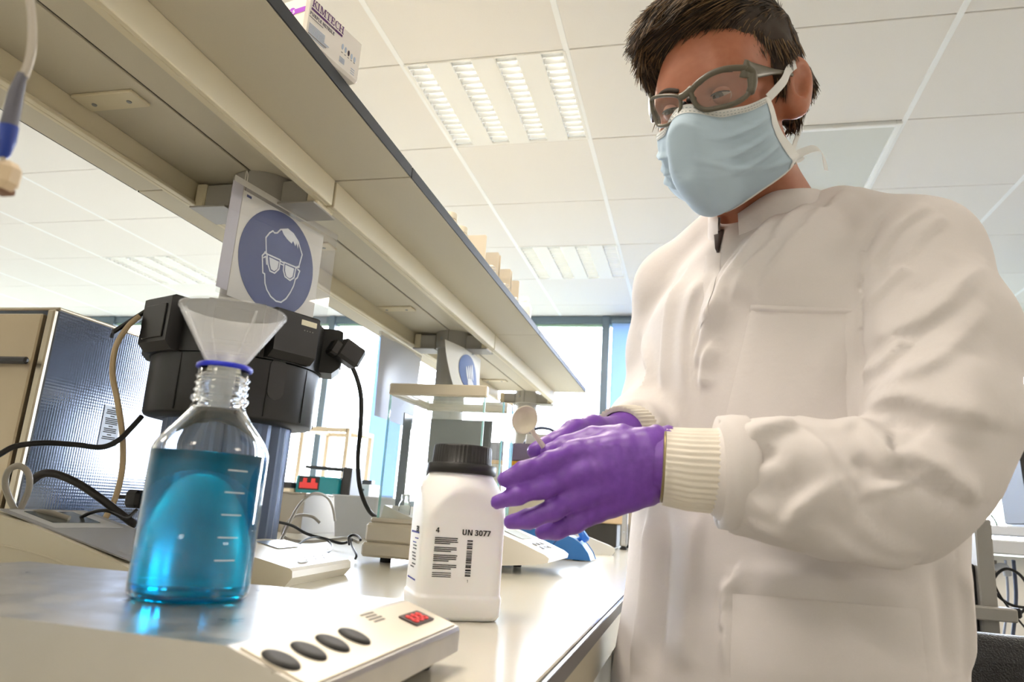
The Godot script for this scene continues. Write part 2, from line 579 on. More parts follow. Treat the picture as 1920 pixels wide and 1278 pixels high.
func make_shelf() -> void:
	var o = thing("overhead_shelf", "long cream double-sided shelf on columns high above the bench", "shelf", Vector3(-0.865, SHELF, -1.215))
	var under = mat("shelf_cream", Color(0.80, 0.77, 0.69), 0.5)
	grain(under, noise_tex(512, 0.6, Color(0.955, 0.955, 0.955), Color(1, 1, 1), FastNoiseLite.TYPE_SIMPLEX, 2, 33), 4.0)
	var beamm = mat("shelf_beam", Color(0.85, 0.81, 0.70), 0.42)
	var edge = mat("shelf_edge", Color(0.10, 0.105, 0.10), 0.5)
	var greym = mat("column_grey", Color(0.60, 0.585, 0.55), 0.42)
	var screwm = mat("screw_steel", Color(0.6, 0.62, 0.64), 0.3, 0.8)
	var cols = [0.0, -1.255, -2.515]
	# modules between the columns: [near z, far z]
	var mods = [[1.9, 1.257], [1.253, 0.002], [-0.002, -1.253], [-1.257, -2.48]]
	for m in mods:
		var L = m[0] - m[1]
		var c = (m[0] + m[1]) / 2
		bx("shelf_panel", Vector3(0.161, 0.011, c), Vector3(0.316, 0.022, L), under, o, 0.001)
		bx("shelf_panel", Vector3(-0.161, 0.011, c), Vector3(0.316, 0.022, L), under, o, 0.001)
		bx("edge_band", Vector3(0.3205, 0.0115, c), Vector3(0.003, 0.0225, L), edge, o, 0.0005)
		bx("edge_band", Vector3(-0.3205, 0.0115, c), Vector3(0.003, 0.0225, L), edge, o, 0.0005)
		bx("seam_strip", Vector3(0, 0.0125, c), Vector3(0.0058, 0.018, L), edge, o, 0.0)
		if m[1] > -2.4:
			for s in [-1, 1]:
				bx("joint_strip", Vector3(s * 0.161, 0.0125, m[1] - 0.002), Vector3(0.316, 0.018, 0.0038), edge, o, 0.0)
		for s in [-1, 1]:
			# beam: a channel with an in-turned lip
			bx("beam", Vector3(s * 0.154, -0.0275, c), Vector3(0.010, 0.055, L - 0.004), beamm, o, 0.0015)
			bx("beam_lip", Vector3(s * 0.1425, -0.0515, c), Vector3(0.013, 0.007, L - 0.004), beamm, o, 0.001)
	# screwed mounting plates
	for z in [0.333, -0.342, -0.905, -1.605, -2.16]:
		for s in [-1, 1]:
			var w = 0.12 if s < 0 else 0.062
			var pl = bx("mounting_plate", Vector3(s * (0.146 - w / 2), -0.003, z), Vector3(w, 0.006, 0.046), beamm, o, 0.0015)
			for k in (2 if s < 0 else 1):
				var st := mb()
				lathe(st, [Vector2(0.004, -0.0075), Vector2(0.0045, -0.0055), Vector2(0.0045, -0.004)], 12, Transform3D(Basis(), Vector3(s * (0.146 - w / 2) + (k - 0.5) * 0.07 * (1 if s < 0 else 0), 0, z - 0.003)))
				obj("screw", st, screwm, pl)
	for i in cols.size():
		var z: float = cols[i]
		var labels = ["grey round column rising from the power drum to the shelf behind the goggles sign", "grey round column behind the glass balance with the curled sign on it", "grey round column at the far end of the overhead shelf"]
		var cl = thing("shelf_column", labels[i], "column", Vector3(-0.865, BENCH, -1.215 + z), 0.0, "columns of the overhead shelf")
		var h = SHELF - BENCH
		var st := mb()
		# fluted post: a round with flat facets and two grooves
		var prof := []
		var r0 := PackedVector3Array(); var r1 := PackedVector3Array()
		for j in 48:
			var a = -TAU * j / 48
			var r = 0.056 if j % 12 != 3 else 0.052
			r0.append(Vector3(cos(a) * r, 0.0, sin(a) * r)); r1.append(Vector3(cos(a) * r, h - 0.05, sin(a) * r))
		rings(st, [r0, r1], true, true, true)
		obj("post", st, greym, cl)
		var co := mb()
		lathe(co, [Vector2(0.063, h - 0.063), Vector2(0.065, h - 0.061), Vector2(0.065, h - 0.0005)], 40, Transform3D(), true, true, true)
		obj("collar", co, greym, cl)
		for s in [-1, 1]:
			bx("collar_seam", Vector3(0, h - 0.031, s * 0.0652), Vector3(0.0012, 0.06, 0.0012), edge, cl, 0.0)
			bx("arm", Vector3(s * 0.088, h - 0.035, 0), Vector3(0.062, 0.052, 0.062), greym, cl, 0.003)
			bx("arm_cap", Vector3(s * 0.130, h - 0.035, 0), Vector3(0.024, 0.056, 0.068), beamm, cl, 0.003)
			bx("cover_strip", Vector3(s * 0.100, h - 0.0635, 0), Vector3(0.084, 0.004, 0.09), greym, cl, 0.001)
		for a in [0.35, 2.0, 3.6]:
			var sc := mb()
			lathe(sc, [Vector2(0.006, 0), Vector2(0.006, 0.003)], 12, Transform3D(Basis(Vector3(0, 1, 0), -a) * Basis(Vector3(0, 0, 1), -PI / 2), Vector3(cos(a) * 0.0645, h - 0.03, sin(a) * 0.0645)))
			obj("screw", sc, screwm, cl)

# ================================================================ foreground things on the bench
func steel_mat() -> StandardMaterial3D:
	if mats.has("brushed_steel"): return mats["brushed_steel"]
	var m = mat("brushed_steel", Color(0.74, 0.73, 0.71), 0.28, 0.95)
	var n := FastNoiseLite.new()
	n.frequency = 0.02
	n.fractal_octaves = 4
	var t := noise_tex(512, 0.02, Color(0.62, 0.62, 0.62), Color(1, 1, 1), FastNoiseLite.TYPE_SIMPLEX_SMOOTH, 5, 12)
	m.roughness_texture = t
	m.roughness = 0.42
	m.uv1_triplanar = true
	m.uv1_scale = Vector3(2.5, 2.5, 2.5)
	return m

func make_stirrer() -> void:
	var z0 = -0.605; var z1 = -0.36
	var zc = (z0 + z1) / 2
	var o = thing("hotplate", "low stainless steel hotplate with black oval buttons and a red display", "hotplate", Vector3(-0.40, BENCH, zc))
	var steel = steel_mat()
	# body: cross-section pulled along the bench, top edges rounded
	var poly := PackedVector2Array([Vector2(0.212, 0.010), Vector2(0.215, 0.012), Vector2(0.215, 0.028), Vector2(0.2135, 0.031), Vector2(0.166, 0.0462), Vector2(0.163, 0.047), Vector2(-0.23, 0.047), Vector2(-0.234, 0.0455), Vector2(-0.235, 0.042), Vector2(-0.235, 0.012), Vector2(-0.232, 0.010)])
	var st := mb()
	prism(st, poly, z1 - z0, Transform3D())
	obj("body", st, steel, o)
	for sx in [-0.21, 0.19]:
		for sz in [-0.10, 0.10]:
			var f := mb()
			lathe(f, [Vector2(0.009, 0.0), Vector2(0.011, 0.003), Vector2(0.011, 0.0105)], 14, Transform3D(Basis(), Vector3(sx, 0, sz)))
			obj("foot", f, mat("rubber", Color(0.05, 0.05, 0.05), 0.8), o)
	# faceplate on the sloping front
	var up = (Vector3(0.166, 0.0462, 0) - Vector3(0.2135, 0.031, 0)).normalized()
	var t = frame_of(Vector3(0.18975, 0.0386, 0), Vector3(0, 0, -1), up)   # x along -z, y up the slope, z out
	var pl := mb()
	prism(pl, rrect(0.238, 0.046, 0.002), 0.0012, t.translated_local(Vector3(0, 0, 0.0006)))
	var plate = obj("faceplate", pl, mat("faceplate_steel", Color(0.84, 0.81, 0.75), 0.38, 0.75), o)
	# buttons: pixel places turned into places on the plate
	var bm = mat("button_black", Color(0.07, 0.068, 0.065), 0.55)
	var world = Transform3D(Basis(), o.position) * t
	for p in [Vector2(525, 1242), Vector2(577, 1225), Vector2(622, 1210), Vector2(663, 1197)]:
		var l = on_plane(world, p)
		var b := mb()
		var rr := []
		for k in 5:
			var a = k / 4.0 * PI / 2
			var s = cos(a) * 0.35 + 0.65
			var r := PackedVector3Array()
			for q in ellipse(0.0095 * s, 0.0118 * s, 24):
				r.append(t * Vector3(l.x + q.x, l.y + q.y, 0.0012 + sin(a) * 0.0022))
			r.reverse()
			rr.append(r)
		rings(b, rr)
		obj("button", b, bm, plate)
	var dl = on_plane(world, Vector2(780, 1162))
	var win := mb()
	prism(win, rrect(0.040, 0.0165, 0.002), 0.001, t.translated_local(Vector3(dl.x, dl.y, 0.0016)))
	var disp = obj("display", win, mat("display_window", Color(0.16, 0.02, 0.025), 0.12), plate)
	var led = mat("led_red", Color(0.75, 0.06, 0.06), 0.5)
	led.emission_enabled = true
	led.emission = Color(0.9, 0.08, 0.08)
	led.emission_energy_multiplier = 0.35
	lettering("888", 0.016, led, disp, t.translated_local(Vector3(dl.x - 0.0145, dl.y, 0.0023)), "digits", true, 1.15)
	var ink = mat("print_grey", Color(0.45, 0.44, 0.42), 0.7)
	for k in 4:
		var q = on_plane(world, Vector2(700, 1160))
		var ln := mb()
		prism(ln, rrect(0.022 - 0.004 * (k % 2), 0.0016, 0.0003), 0.0003, t.translated_local(Vector3(q.x, q.y + 0.006 - 0.0036 * k, 0.0013)))
		obj("printed_line", ln, ink, plate)

func on_plane(t: Transform3D, px: Vector2) -> Vector2:
	var d = ray(px.x, px.y)
	var n = t.basis.z
	var p = EYE + d * ((t.origin - EYE).dot(n) / d.dot(n))
	var l = t.affine_inverse() * p
	return Vector2(l.x, l.y)

func solid_glass(key: String, c: Color, ior_scale := 0.05) -> StandardMaterial3D:
	var m = mat(key, Color(c.r, c.g, c.b, 0.0), 0.0)
	m.transparency = BaseMaterial3D.TRANSPARENCY_ALPHA
	m.refraction_enabled = true
	m.refraction_scale = ior_scale
	return m

func bottle_glass_shape(st: SurfaceTool, s: float, body_h: float, neck_r: float, total: float, r: float, wall: float, thread := true) -> void:
	var outer := [Vector2(r * 0.55, 0.0025), Vector2(r * 0.80, 0.0), Vector2(r * 0.93, 0.001), Vector2(r * 0.985, 0.004), Vector2(r, 0.010), Vector2(r, body_h)]
	var sh = total - 0.030 * s - body_h
	for k in range(1, 9):
		var u = k / 8.0
		# shoulder: round at first, then a slope, then a turn into the neck
		var rad = lerpf(r, neck_r, smoothstep(0.0, 1.0, u) * 0.62 + u * 0.38)
		outer.append(Vector2(rad, body_h + sh * u))
	var ny = body_h + sh
	if thread:
		outer.append(Vector2(neck_r + 0.0022 * s, ny + 0.0018 * s)); outer.append(Vector2(neck_r + 0.0024 * s, ny + 0.0045 * s)); outer.append(Vector2(neck_r, ny + 0.0062 * s))
		for k in 3:
			var y = ny + (0.0095 + 0.0055 * k) * s
			outer.append(Vector2(neck_r, y - 0.0016 * s)); outer.append(Vector2(neck_r + 0.0016 * s, y)); outer.append(Vector2(neck_r, y + 0.0016 * s))
	outer.append(Vector2(neck_r, total - 0.002 * s))
	outer.append(Vector2(neck_r - 0.0008, total))
	var inner := [Vector2(neck_r - wall, total - 0.0005), Vector2(neck_r - wall, ny)]
	for k in range(7, -1, -1):
		var u = k / 8.0
		var rad = lerpf(r, neck_r, smoothstep(0.0, 1.0, u) * 0.62 + u * 0.38)
		inner.append(Vector2(rad - wall, body_h + sh * u))
	inner.append(Vector2(r - wall, 0.012)); inner.append(Vector2(r - wall - 0.002, 0.007)); inner.append(Vector2(r * 0.8, 0.005)); inner.append(Vector2(0.0005, 0.0055))
	lathe(st, [Vector2(0.0005, 0.003)] + outer + inner, 56, Transform3D(), false, false)

func blue_liquid_mat() -> StandardMaterial3D:
	var m = solid_glass("blue_liquid", Color(0.0, 0.77, 1.0), 0.033)
	m.albedo_color.a = 0.20          # the dye is faintly cloudy
	return m

func make_bottle() -> void:
	var p = Vector3(-0.366, 0.947, -0.497)
	var o = thing("glass_bottle", "clear glass screw-neck bottle three quarters full of bright blue liquid on the hotplate", "bottle", p)
	var gl = solid_glass("bottle_glass", Color(0.985, 0.995, 1.0))
	var st := mb()
	bottle_glass_shape(st, 1.0, 0.108, 0.0193, 0.176, 0.043, 0.0023)
	obj("glass", st, gl, o)
	# blue liquid fills the inside
	var lq := mb()
	var rr = 0.043 - 0.0021
	lathe(lq, [Vector2(0.0005, 0.0054), Vector2(0.034, 0.0049), Vector2(rr - 0.002, 0.0069), Vector2(rr, 0.012), Vector2(rr, 0.1065), Vector2(rr - 0.0006, 0.1058), Vector2(rr - 0.002, 0.1052), Vector2(0.0005, 0.105)], 56, Transform3D(), false, false)
	obj("blue_liquid", lq, blue_liquid_mat(), o, "bright blue liquid")
	var ring := mb()
	lathe(ring, [Vector2(0.0194, 0.1735), Vector2(0.0212, 0.1735), Vector2(0.0216, 0.1745), Vector2(0.0214, 0.1765), Vector2(0.0200, 0.1775), Vector2(0.0172, 0.1775), Vector2(0.0172, 0.1762)], 40, Transform3D(), false, false)
	obj("pouring_ring", ring, mat("ring_blue", Color(0.04, 0.14, 0.78), 0.35), o, "deep blue plastic pouring ring")
	var white = mat("graduation_white", Color(0.92, 0.95, 0.97), 0.6)
	for k in 5:
		var y = 0.030 + 0.016 * k
		var g := mb()
		var a0 = 0.25; var a1 = 0.62
		var inner := PackedVector3Array(); var outer := PackedVector3Array()
		for j in 9:
			var a = lerpf(a0, a1, j / 8.0)
			inner.append(Vector3(cos(a), 0, sin(a)) * 0.04315 + Vector3(0, y, 0))
			outer.append(Vector3(cos(a), 0, sin(a)) * 0.04315 + Vector3(0, y + 0.0007, 0))
		rings(g, [inner, outer], false, false, false)
		obj("graduation_mark", g, white, o)
	# funnel standing in the neck
	var f = thing("funnel", "translucent white plastic funnel standing in the neck of the blue bottle", "funnel", p + Vector3(0, 0.144, 0))
	var fm = mat("funnel_plastic", Color(0.93, 0.94, 0.95, 0.27), 0.30)
	fm.transparency = BaseMaterial3D.TRANSPARENCY_ALPHA
	var fs := mb()
	var w := 0.0012
	var prof := [Vector2(0.0085, 0.0), Vector2(0.0100, 0.022), Vector2(0.0118, 0.033), Vector2(0.0165, 0.0365), Vector2(0.0395, 0.0735), Vector2(0.0405, 0.0765), Vector2(0.0418, 0.0772), Vector2(0.0418, 0.079), Vector2(0.0396, 0.079)]
	prof += [Vector2(0.0385, 0.0745), Vector2(0.0155, 0.0378), Vector2(0.0105, 0.0345), Vector2(0.0088, 0.022), Vector2(0.0075, 0.0)]
	lathe(fs, prof, 56, Transform3D(), false, false)
	obj("cone", fs, fm, f)
	for k in 4:
		var a = k * PI / 2 + 0.5
		var rb := mb()
		tube(rb, [Vector3(cos(a) * 0.0165, 0.0375, sin(a) * 0.0165), Vector3(cos(a) * 0.039, 0.0735, sin(a) * 0.039)], 0.0009, 6)
		obj("rib", rb, fm, f)

func sq_ring(hw: float, corner: float, y: float, t: Transform3D, n := 8) -> PackedVector3Array:
	var r := PackedVector3Array()
	var pts = rrect(hw * 2, hw * 2, corner, n)
	for q in pts: r.append(t * Vector3(q.x, y, -q.y))
	r.reverse()
	return r

func jar_ring(hw: float, dome: float, y: float) -> PackedVector3Array:
	var r := PackedVector3Array()
	for j in 96:
		var a = -TAU * j / 96
		var c = absf(cos(a)); var q = absf(sin(a))
		# rounded square as a superellipse, cut by the dome
		var sq = hw / pow(pow(c, 7.0) + pow(q, 7.0), 1.0 / 7.0)
		var rad = minf(minf(sq, hw * 1.30), dome)
		r.append(Vector3(cos(a) * rad, y, sin(a) * rad))
	return r

func make_jar() -> void:
	var p = Vector3(-0.281, BENCH, -0.874)
	var turn = deg_to_rad(31.0)
	var o = thing("chemical_jar", "square white plastic chemical jar with ribbed black screw cap and printed label", "jar", p, turn)
	var white = mat("hdpe_white", Color(0.885, 0.86, 0.82), 0.42)
	white.subsurf_scatter_enabled = true
	white.subsurf_scatter_strength = 0.06
	# a square bottle whose shoulder is a dome: the flat sides end in arcs
	var st := mb()
	var R := []
	var HW := 0.0505
	for a in [[0.0430, 0.0], [0.0480, 0.0012], [0.0510, 0.006], [0.0522, 0.024], [0.0518, 0.0265], [0.0508, 0.028], [0.0505, 0.030]]:
		R.append(jar_ring(a[0], 1.0, a[1]))
	for k in 22:
		var y = 0.036 + (0.1668 - 0.036) * k / 21.0
		var u = clampf((y - 0.118) / (0.168 - 0.118), 0.0, 1.0)
		var dome = lerpf(0.064, 0.0385, pow(u, 1.35)) if y > 0.118 else 1.0
		R.append(jar_ring(HW, dome, y))
	R.append(jar_ring(HW, 0.0372, 0.1690))
	rings(st, R)
	obj("body", st, white, o)
	# black two-step cap with fine ribs
	var capm = mat("cap_black", Color(0.085, 0.083, 0.080), 0.5)
	var cap := mb()
	var prof = [[0.0422, 0.1665, 0.0], [0.0435, 0.1675, 0.0], [0.0435, 0.1775, 0.0], [0.0422, 0.1785, 0.0], [0.0380, 0.1790, 0.0], [0.0377, 0.1795, 1.0], [0.0369, 0.1985, 1.0], [0.0361, 0.2005, 0.6], [0.0343, 0.2015, 0.0]]
	var rr := []
	for a in prof:
		var r := PackedVector3Array()
		for j in 144:
			var an = -TAU * j / 144
			var rad = a[0] - a[2] * (0.0007 if j % 3 == 0 else 0.0) - a[2] * 0.0006 * absf(sin(an * 4.0))
			r.append(Vector3(cos(an) * rad, a[1], sin(an) * rad))
		rr.append(r)
	rings(cap, rr)
	obj("cap", cap, capm, o)
	# print on the face towards the aisle side of the camera and round the corner
	var ink = mat("ink_black", Color(0.10, 0.10, 0.105), 0.7)
	var blue = mat("ink_blue", Color(0.16, 0.18, 0.55), 0.7)
	var face = frame_of(Vector3(0, 0, 0.0507), Vector3(1, 0, 0), Vector3(0, 1, 0))
	var lab = Node3D.new()
	lettering("UN 3077", 0.0088, ink, o, face.translated_local(Vector3(-0.0055, 0.0985, 0.0004)), "lettering", true)
	lettering("4", 0.008, ink, o, face.translated_local(Vector3(-0.0365, 0.0995, 0.0004)), "lettering", true)
	rng.seed = 5
	var y = 0.0905
	for blk in [4, 3, 4, 3]:
		for k in blk:
			var w = 0.028 - (rng.randf() * 0.010 if k == blk - 1 else rng.randf() * 0.002)
			print_line(o, face, Vector2(-0.0365, y), w, 0.00105, ink)
			y -= 0.00205
		y -= 0.0024
	for k in 3:
		print_line(o, face, Vector2(-0.0365, y), 0.022, 0.0008, ink)
		y -= 0.0021
	# bar code, bars one above the other
	y = 0.0885
	while y > 0.0475:
		var h = 0.0005 + rng.randf() * 0.0010
		print_line(o, face, Vector2(0.0020, y), 0.0065, h, ink)
		y -= h + 0.0005 + rng.randf() * 0.0006
	lettering("1", 0.004, ink, o, face.translated_local(Vector3(0.0045, 0.0445, 0.0004)), "lettering")
	var side = frame_of(Vector3(-0.0507, 0, 0), Vector3(0, 0, 1), Vector3(0, 1, 0))
	lettering("238", 0.0095, ink, o, side.translated_local(Vector3(0.008, 0.0985, 0.0004)), "lettering", true)
	print_line(o, side, Vector2(-0.024, 0.0935), 0.050, 0.0022, blue)
	y = 0.087
	for k in 9:
		print_line(o, side, Vector2(0.004 - 0.02 * rng.randf(), y), 0.022, 0.0013, ink if k > 1 else blue)
		y -= 0.0036 if k % 3 else 0.005
	print_line(o, side, Vector2(-0.024, 0.0405), 0.050, 0.0018, blue)
	for k in 2:
		print_line(o, side, Vector2(0.0065, 0.152 - 0.004 * k), 0.008, 0.0012, mat("emboss", Color(0.80, 0.785, 0.76), 0.5))

func print_line(o: Node3D, face: Transform3D, at: Vector2, w: float, h: float, m: Material) -> void:
	var st := mb()
	prism(st, PackedVector2Array([Vector2(0, 0), Vector2(w, 0), Vector2(w, h), Vector2(0, h)]), 0.0003, face.translated_local(Vector3(at.x, at.y, 0.0001)))
	obj("printed_line", st, m, o)

func make_power_hub() -> void:
	var base = Vector3(-0.865, BENCH, -1.215)
	var yaw = atan2(0.58, 0.815)                       # local z points to the camera side
	var o = thing("power_hub", "black drum-shaped socket hub on a blue-grey ribbed aluminium pedestal", "power column", base, yaw)
	var black = mat("hub_black", Color(0.085, 0.085, 0.09), 0.42)
	grain(black, noise_tex(256, 0.7, Color(0.82, 0.82, 0.82), Color(1, 1, 1), FastNoiseLite.TYPE_SIMPLEX, 2, 41), 12.0)
	var alu = mat("pedestal_alu", Color(0.36, 0.41, 0.51), 0.38, 0.45)
	# pedestal: ribbed extrusion, hollow round the shelf column
	var r0 := PackedVector3Array(); var r1 := PackedVector3Array()
	var n := 72
	for j in n:
		var a = -TAU * j / n
		var r = 0.116
		var k = j % 9
		if k == 0: r = 0.106
		elif k % 2 == 0: r = 0.1135
		r0.append(Vector3(cos(a) * r, 0.0, sin(a) * r)); r1.append(Vector3(cos(a) * r, 0.272, sin(a) * r))
	var ped := mb()
	rings(ped, [r0, r1], true, true, true, -1)
	obj("pedestal", ped, alu, o)
	var b := 0.255     # foot of the drum above the bench
	var dr := mb()
	lathe(dr, [Vector2(0.128, b - 0.004), Vector2(0.150, b), Vector2(0.153, b + 0.004), Vector2(0.155, b + 0.106)], 64, Transform3D(), true, true, false)
	obj("lower_drum", dr, black, o)
	var ur := mb()
	lathe(ur, [Vector2(0.158, b + 0.108), Vector2(0.160, b + 0.190), Vector2(0.157, b + 0.200), Vector2(0.150, b + 0.205), Vector2(0.10, b + 0.210)], 64, Transform3D(), true, true, false)
	obj("upper_drum", ur, black, o)
	var seam = mat("seam_black", Color(0.02, 0.02, 0.02), 0.7)
	for deg in [-38.0, -12.0, 20.0, 52.0, 90.0]:
		var a = deg_to_rad(deg)
		bx("seam", Vector3(sin(a) * 0.1545, b + 0.055, cos(a) * 0.1545), Vector3(0.0016, 0.100, 0.0016), seam, o, 0.0, Basis(Vector3.UP, a))
	# raised oval cover on the lower drum
	for deg in [26.0]:
		var a = deg_to_rad(deg)
		var st := mb()
		prism(st, rrect(0.032, 0.075, 0.0155, 8), 0.004, Transform3D(Basis(Vector3.UP, a), Vector3(sin(a) * 0.1535, b + 0.075, cos(a) * 0.1535)))
		obj("oval_cover", st, black, o)
	# socket boxes round the upper drum: angle, width, height, reach
	for s in [[-56.0, 0.088, 0.098, 0.180], [-6.0, 0.095, 0.094, 0.168], [31.0, 0.092, 0.090, 0.178], [82.0, 0.075, 0.088, 0.192], [140.0, 0.085, 0.094, 0.182], [-120.0, 0.085, 0.094, 0.182]]:
		var a = deg_to_rad(s[0])
		var t = Transform3D(Basis(Vector3.UP, a), Vector3(0, b + 0.155, 0))
		var sb = mb()
		# box with a sloping lower lip
		var h: float = s[2] / 2
		var poly := PackedVector2Array([Vector2(0.12, h), Vector2(s[3] - 0.006, h), Vector2(s[3], h - 0.004), Vector2(s[3], -h * 0.72), Vector2(s[3] - 0.014, -h), Vector2(0.12, -h)])
		prism(sb, poly, s[1], t * Transform3D(Basis(Vector3(0, 0, 1), Vector3(0, 1, 0), Vector3(-1, 0, 0)), Vector3.ZERO))
		var body = obj("socket_box", sb, black, o)
		if s[0] == 31.0:
			var lp := mb()
			prism(lp, rrect(0.034, 0.010, 0.0006), 0.0008, t * Transform3D(Basis(), Vector3(0.022, h - 0.016, s[3] + 0.0004)))
			obj("cream_label", lp, mat("label_cream", Color(0.90, 0.88, 0.78), 0.6), body, "blank cream label strip")
			for k in 4:
				bx("printed_line", t * Vector3(0.014 + 0.006 * k, h - 0.030, s[3] + 0.0003), Vector3(0.0025, 0.002, 0.0006), mat("print_grey", Color.GRAY), body, 0.0, Basis(Vector3.UP, a))
		else:
			bx("socket_lid", t * Vector3(0, 0.002, s[3] + 0.001), Vector3(s[1] * 0.74, s[2] * 0.62, 0.003), black, body, 0.001, Basis(Vector3.UP, a))
	# lid flipped up on the window side, with its hinge
	var la = deg_to_rad(-80.0)
	var lid_t = Transform3D(Basis(Vector3.UP, la) * Basis(Vector3.RIGHT, -0.75), Vector3(sin(la) * 0.200, b + 0.160, cos(la) * 0.200))
	bx("open_lid", lid_t.origin, Vector3(0.055, 0.075, 0.008), black, o, 0.003, lid_t.basis)

func emboss_mat() -> StandardMaterial3D:
	var m = mat("embossed_steel", Color(0.38, 0.40, 0.44), 0.11, 0.95)
	var im := Image.create(64, 64, false, Image.FORMAT_RGB8)
	for y in 64:
		for x in 64:
			var v = 0.5 + 0.25 * sin(TAU * x / 16.0) * 1.0 + 0.25 * sin(TAU * y / 16.0)
			im.set_pixel(x, y, Color(v, v, v))
	im.bump_map_to_normal_map(3.0)
	m.normal_enabled = true
	m.normal_texture = ImageTexture.create_from_image(im)
	m.normal_scale = 0.05
	m.uv1_triplanar = true
	m.uv1_scale = Vector3.ONE * 40.0
	return m

func make_cabinet() -> void:
	# bench-top steel oven: the corner that faces the camera is at (-1.254, -1.15)
	var o = thing("steel_oven", "tall embossed stainless steel oven with a black handle and a printed warning sheet", "oven", Vector3(-1.254, BENCH, -1.15))
	var em = emboss_mat()
	var H := 0.468
	bx("body", Vector3(-0.20, H / 2 + 0.006, -0.26), Vector3(0.40, H - 0.012, 0.52), em, o, 0.003)
	bx("top_cover", Vector3(-0.20, H - 0.002, -0.26), Vector3(0.404, 0.008, 0.524), mat("oven_trim", Color(0.72, 0.68, 0.60), 0.3, 0.8), o, 0.003)
	var fd = bx("front_door", Vector3(-0.205, H / 2 + 0.01, 0.007), Vector3(0.36, H - 0.05, 0.014), mat("door_steel", Color(0.70, 0.64, 0.54), 0.36, 0.7), o, 0.003)
	bx("corner_strip", Vector3(-0.010, H / 2, 0.004), Vector3(0.018, H - 0.01, 0.012), mat("oven_trim", Color.GRAY), o, 0.003)
	var hp = at_z(40, 676, -1.12)
	bx("handle", Vector3(hp.x + 1.254 - 0.045, hp.y - BENCH, 0.034), Vector3(0.13, 0.014, 0.012), mat("hub_black", Color.BLACK), fd, 0.004, Basis(Vector3(0, 0, 1), 0.0))
	bx("handle_mount", Vector3(hp.x + 1.254 - 0.095, hp.y - BENCH, 0.020), Vector3(0.014, 0.012, 0.022), mat("hub_black", Color.BLACK), fd, 0.002)
	for s in [-0.38, -0.02]:
		for q in [-0.5, -0.03]:
			var f := mb()
			lathe(f, [Vector2(0.014, 0), Vector2(0.014, 0.013)], 12, Transform3D(Basis(), Vector3(s, 0, q)))
			obj("foot", f, mat("rubber", Color.BLACK), o)
	# warning sheet on the side towards the aisle
	var c = at_x(207, 798, -1.2535)
	var face = frame_of(Vector3(0.001, c.y - BENCH, c.z + 1.15), Vector3(0, 0, -1), Vector3(0, 1, 0))
	var sh := mb()
	prism(sh, rrect(0.052, 0.088, 0.001), 0.0006, face)
	var sheet = obj("warning_sheet", sh, mat("sheet_pale", Color(0.80, 0.83, 0.88), 0.5), o, "pale printed warning sheet")
	rng.seed = 8
	var y = 0.038
	for blk in [1, 3, 1, 4, 1, 3, 1, 2]:
		for k in blk:
			var w = 0.012 if blk == 1 else 0.040 - rng.randf() * 0.006
			print_line(sheet, face.translated_local(Vector3(0, 0, 0.0004)), Vector2(-w / 2, y), w, 0.0022, mat("ink_black", Color.BLACK))
			y -= 0.0038
		y -= 0.0016

func wedge(st: SurfaceTool, L: float, W: float, h_back: float, h_front: float, b := 0.004) -> void:
	# side view runs along x: back at -L/2, low front at L/2
	var poly := PackedVector2Array([Vector2(-L / 2, 0.004), Vector2(-L / 2 + 0.003, 0.0), Vector2(L / 2 - 0.010, 0.0), Vector2(L / 2, h_front * 0.5), Vector2(L / 2 - 0.001, h_front - 0.004), Vector2(L / 2 - 0.006, h_front), Vector2(-L / 2 + L * 0.28, h_back), Vector2(-L / 2 + 0.006, h_back), Vector2(-L / 2, h_back - 0.006)])
	prism(st, poly, W)

